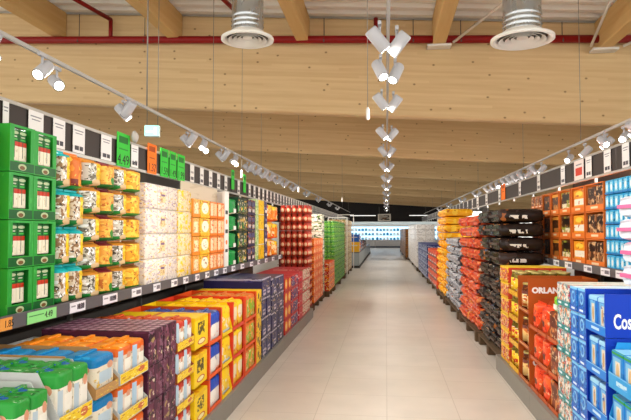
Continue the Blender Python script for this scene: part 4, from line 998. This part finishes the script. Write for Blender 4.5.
facebox(0, 0, 5, .155, 'copper_small', 'A85A2A', [('r', .15, .25, .85, .85, '6A2E14'), ('b', 5, .58, 'D9A878'), ('r', 0, 0, 1, .2, 'E0782E')], 'small copper coffee carton', 'beside the dark sacks', cols=3, D=.4, z0=ZV, xf=XV, yy=(a, b), capx=(.22, 'D9702A', ('r', .2, .3, .8, .7, 'F2DCC0')))
a, b = rv(634, 605)
facebox(0, 0, 6, .129, 'tissue_small', '2FA8DE', [('r', .18, .2, .82, .86, '8ED4EE'), ('e', .5, .5, .22, .22, 'E6F2F6'), ('r', 0, 0, 1, .14, '1B7FC4')], 'small light blue tissue pack', 'beside the dark brown coffee', cols=6, D=.3, z0=ZV, xf=XV, yy=(a, b), capx=(.14, '1B7FC4'), b=.01, seg=2)
# pink, white and blue paper bags lying on the royal blue cartons
PB = prt('paper_bag_print', 'DDE9F4', ('r', 0, .18, 1, .36, '2B7FD6'), ('r', 0, .62, 1, .78, 'E86AA0'), ('b', 3, .56, 'F2A6C8'), ('b', 4, .6, '4FA6E6'), rough=.3)
P = sack('paper_bag', .31, .44, .145, PB, mat('pink', 'E26A9E', .4), 31)
for k, lb in enumerate(('lowest of the four', 'second up of four', 'third up of four', 'topmost of four')):
    inst(P, (1.50+.012*(k % 2), 3.72, ZR+4*.255+.006+.147*k), PI+.04*(k-1), 'pink and blue paper bag on the royal blue cartons, '+lb, 'bag', 'pink and blue paper bags')

# ------------------------------------------------------------------ RIGHT, sacks on pallets
def sackprint(nm, base, *sh): return prt(nm, base, *sh, rough=.22, crinkle=14)
def sacks(nm, xf, y0, y1, rows, pitch, cols, L, mats_, tie, look, where, plabel, ph=.14, top=None, jit=.045):
    pallet(RIGHT, xf+.01, y0, y1, L, plabel, ph)
    w = (y1-y0)/cols
    ps = [sack(nm, L, w-.012, pitch-.003, m, tie, 40+k) for k, m in enumerate(mats_)]
    for j in range(cols):
        for i in range(rows):
            m = top if top and i >= rows-top[0] else None
            inst(ps[(i*2+j) % len(ps)], (xf+random.uniform(.0, jit), y0+w*(j+.5), ph+.003+pitch*i), PI+random.uniform(-.012, .012), lab(look, roww(i, rows), colw(j, cols), where), 'sack', look+'s')
DK = '251A16'
dark = [sackprint('dark_sack_a', DK, ('r', .25, .205, .66, .255, 'E9E4DE'), ('b', 9, .53, DK, (.25, .15, .7, .3)), ('b', 3, .58, '3A2C28'), ('b', 4, .60, '9A5A2E', (0, 0, .22, 1)), ('b', 5, .6, 'B89A80', (0, 0, .1, 1))),
        sackprint('dark_sack_b', '241F20', ('r', .3, .20, .5, .28, 'D9D6D2'), ('b', 3, .58, '3E3634'), ('b', 4, .63, '6A7A90', (0, 0, .15, 1)), ('b', 5, .62, 'A8642E', (0, 0, .2, 1)))]
sacks('dark_sack', 1.25, 6.68, 8.06, 10, .167, 4, .54, dark, mat('dark_tie', '4A3A30', .4), 'dark printed sack', 'beside the red and yellow cartons', 'wooden pallet under the dark sacks')
red = [sackprint('red_sack_a', 'D8542E', ('b', 4, .54, 'F08A4E'), ('b', 5, .65, 'F3D9C0'), ('b', 3, .6, '4A1E24'), ('b', 6, .6, '9A2A1A')), sackprint('red_sack_b', 'C8402A', ('b', 4, .55, 'F0A04E'), ('b', 6, .66, 'EBD6C6'), ('b', 3, .6, '2E1A24'), ('b', 5, .6, '8A1E18'))]
sacks('orange_sack', 1.23, 8.16, 10.0, 10, .164, 6, .62, red, mat('red_tie', 'D86A3E', .4), 'orange-red sack', 'beyond the dark sacks', 'wooden pallet under the orange-red sacks')
bw = [sackprint('grey_sack_a', 'B4B6BC', ('b', 3, .48, '3A3A40'), ('r', .3, .15, .7, .3, '2A2A30')), sackprint('grey_sack_b', 'C6C7CC', ('b', 3, .5, '2E2E34'), ('b', 6, .62, 'B86A3A', (0, 0, .2, 1)))]
sacks('grey_sack', 1.22, 10.12, 12.2, 8, .16, 6, .62, bw, mat('grey_tie', '8A8A90', .4), 'black and white sack', 'before the yellow sacks', 'wooden pallet under the black and white sacks')
ye = [sackprint('yellow_sack_a', 'F0A81E', ('b', 4, .56, 'F6C63E'), ('b', 5, .64, 'B8641A')), sackprint('yellow_sack_b', 'EE9C14', ('b', 4, .58, 'F8D04E'), ('b', 3, .64, '6A3A1A'))]
sacks('yellow_sack', 1.20, 12.32, 13.9, 11, .172, 4, .62, ye, mat('yellow_tie', 'F0B83A', .4), 'golden yellow sack', 'the tallest sack stack', 'wooden pallet under the golden yellow sacks')

# ------------------------------------------------------------------ RIGHT, farther stacks
palstack(RIGHT, 1.22, 14.1, 16.9, 5, .185, 4, .6, 'red_far', 'D2442A', [('r', 0, .55, 1, .9, 'E2562E'), ('r', .1, .1, .6, .4, 'E6DCD4'), ('b', 4, .6, '8A2A1E')], 'red carton', 'beyond the golden sacks', 'wooden pallet under the far red cartons', capx=(.2, '3A3A44'))
palstack(RIGHT, 1.20, 17.1, 21.6, 5, .20, 6, .6, 'navy_far', '2E3A78', [('b', 4, .55, 'C9CEDA'), ('r', 0, .8, 1, 1, '222C66'), ('b', 6, .6, '8A94B8')], 'navy carton', 'beyond the far red cartons', 'wooden pallet under the far navy cartons', capx=(.2, '9AA4C0'))
def farshelf(y0, y1):
    e = empty('shelving_unit', (1.9, y0, 0)); tag(e, 'far grey shelf bay behind the red and navy cartons', 'shelving')
    bm = bmesh.new(); box(bm, .55, .59, 0, y1-y0, 0, 2.3); obj('back_panel', bm, PANEL, e)
    bm = bmesh.new(); box(bm, 0, .54, 0, y1-y0, 1.16, 1.2); obj('upper_shelf', bm, SHELF, e)
    bm = bmesh.new(); box(bm, -.012, -.001, 0, y1-y0, 1.15, 1.23); obj('price_strip', bm, STRIP, e)
farshelf(14.1, 22)
facebox(0, 0, 5, .165, 'grey_white_far', 'D6D4D0', [('b', 4, .54, '6A6A70'), ('b', 6, .6, 'F6F4F0'), ('b', 5, .64, 'C87A3A')], 'grey and white pack', 'on the far right shelf', cols=14, D=.4, z0=1.203, xf=1.93, yy=(14.2, 21.9), capx=(.2, '8A8A90'))
palstack(RIGHT, 1.17, 22.2, 30.5, 8, .21, 8, .7, 'white_far', 'EDE8E2', [('b', 5, .6, 'CFC6BE'), ('r', 0, 0, 1, .05, 'BEB6AE'), ('r', .48, 0, .52, 1, 'D9D0C8')], 'white wrapped pack', 'in the far white wall', 'wooden pallet under the far white packs', capx=(.1, 'D8D0C8'), cat='pack', name='white_pack')
palstack(RIGHT, 1.04, 31, 43, 7, .22, 8, .7, 'brown_far', 'A0662E', [('b', 4, .6, 'B88A54'), ('b', 5, .6, '4A3424'), ('r', 0, 0, 1, .08, '3A2A1E')], 'brown carton', 'in the farthest right stack', 'wooden pallet under the farthest brown cartons', capx=(.15, '6A4828'))

# ------------------------------------------------------------------ far end of the hall
BLK = mat('black_bulkhead', '1E1B1C', .45); PALEC = mat('low_ceiling', 'E6E4DE', .6)
bm = bmesh.new(); box(bm, -12, 12, 0, .3, 2.28, 4.4); struct(obj('wall_bulkhead', bm, BLK, loc=(0, 44.6, 0)))
bm = bmesh.new(); box(bm, -12, 12, 0, 8.4, 2.62, 2.72); struct(obj('ceiling_low', bm, PALEC, loc=(0, 44.95, 0)))
bm = bmesh.new(); box(bm, -12, 12, 0, .2, 0, 2.6); struct(obj('wall_far', bm, mat('far_wall', 'D9DAD6', .6), loc=(0, 53.6, 0)))
TUBE = mat('strip_light_glow', 'FFFFFF', .3, emit=('F2F6FF', 9))
for k, (y, nm) in enumerate(((46.0, 'nearest'), (48.5, 'middle'), (51, 'farthest'))):
    e = empty('strip_light_or_reflection', (0, y, 2.56)); tag(e, 'long white strip light under the low far ceiling, %s of three' % nm, 'strip light', 'far strip lights')
    bm = bmesh.new(); box(bm, -6, 6, -.05, .05, .02, .059); obj('housing', bm, WHT, e)
    bm = bmesh.new(); box(bm, -5.98, 5.98, -.03, .03, .0, .019); obj('tube', bm, TUBE, e)
for k, (xa, xb, nm) in enumerate(((-2.8, -.8, 'left of the aisle axis'), (1.8, 3.6, 'right of the aisle axis'))):  # light reflections on the bulkhead, built as glowing strips; no lamps there
    e = empty('strip_light_or_reflection', ((xa+xb)/2, 44.45, 2.72)); tag(e, 'thin white light reflection on the black bulkhead, %s' % nm, 'strip light', 'bulkhead light reflections')
    bm = bmesh.new(); box(bm, (xa-xb)/2, (xb-xa)/2, 0, .12, 0, .07); obj('housing', bm, WHT, e)
    bm = bmesh.new(); box(bm, (xa-xb)/2, (xb-xa)/2, -.012, -.001, .01, .06); obj('tube', bm, mat('reflection_glow', 'FFFFFF', .3, emit=('FFFFFF', .7)), e)
e = empty('hanging_sign', (-.13, 44.3, 2.32)); tag(e, 'small square white framed sign hanging before the black bulkhead', 'sign')
bm = bmesh.new(); box(bm, -.5, .5, 0, .05, 0, .56); bev(bm, .01); obj('frame', bm, WHT, e)
bm = bmesh.new(); box(bm, -.40, .40, -.012, -.001, .08, .48); obj('panel', bm, prt('sign_panel', 'B9B4AC', ('b', 3, .52, '3A3634'), ('r', .3, .2, .7, .5, '7A5A44')), e)
for x in (-.4, .4):
    bm = bmesh.new(); tube(bm, (x, .025, .561), (x, .025, 1.12), .01, 5); obj('suspension_wire', bm, MATS['steel_wire'], e)
COLD = mat('chiller_glow', 'CFE9F6', .4, emit=('BFE6FF', 1.2))
for k in range(5):
    x = -5.6+2.3*k
    e = empty('wall_chiller', (x, 52.2, 0)); tag(e, 'tall lit wall chiller against the far wall, %s from the left' % ordw(k+1), 'chiller', 'wall chillers')
    bm = bmesh.new(); box(bm, 0, 2.28, .0, 1.2, 0, .72); bev(bm, .02); obj('base', bm, mat('chiller_base', 'A9A49E', .4), e)
    bm = bmesh.new(); box(bm, 0, 2.28, -.04, -.001, .0, .16); obj('kick_strip', bm, mat('kick', '4A4E55', .5), e)
    bm = bmesh.new(); box(bm, 0, 2.28, 1.1, 1.2, .721, 1.95); obj('lit_back', bm, COLD, e)
    bm = bmesh.new(); box(bm, 0, 2.28, .1, 1.2, 1.951, 2.15); obj('canopy', bm, PALEC, e)
    for z in (1.12, 1.52):
        bm = bmesh.new(); box(bm, 0.01, 2.27, .45, 1.09, z, z+.03); obj('shelf', bm, WHT, e)
    for q, z in enumerate((.722, 1.152, 1.552)):
        for i in range(7):
            c = ('8FC8E6', 'E9EEF0', '4FA0D6', 'D9E6EC', '6FB8DE')[(i*3+q+k) % 5]
            hh = .2+.06*((i*7+q*3+k) % 3)/2
            bm = bmesh.new(); box(bm, -.12, .12, -.15, .15, 0, hh*.8); box(bm, -.06, .06, -.15, .15, hh*.8, hh); 
            o = obj('dairy_pack', bm, mat('dairy_'+c, c, .4), loc=(x+.19+i*.315, 52.72, z+.0)); tag(o, 'pale chilled pack, %s along, %s shelf of %s chiller from left' % (ordw(i+1), ('bottom', 'middle', 'top')[q], ordw(k+1)), 'pack', 'chilled packs')
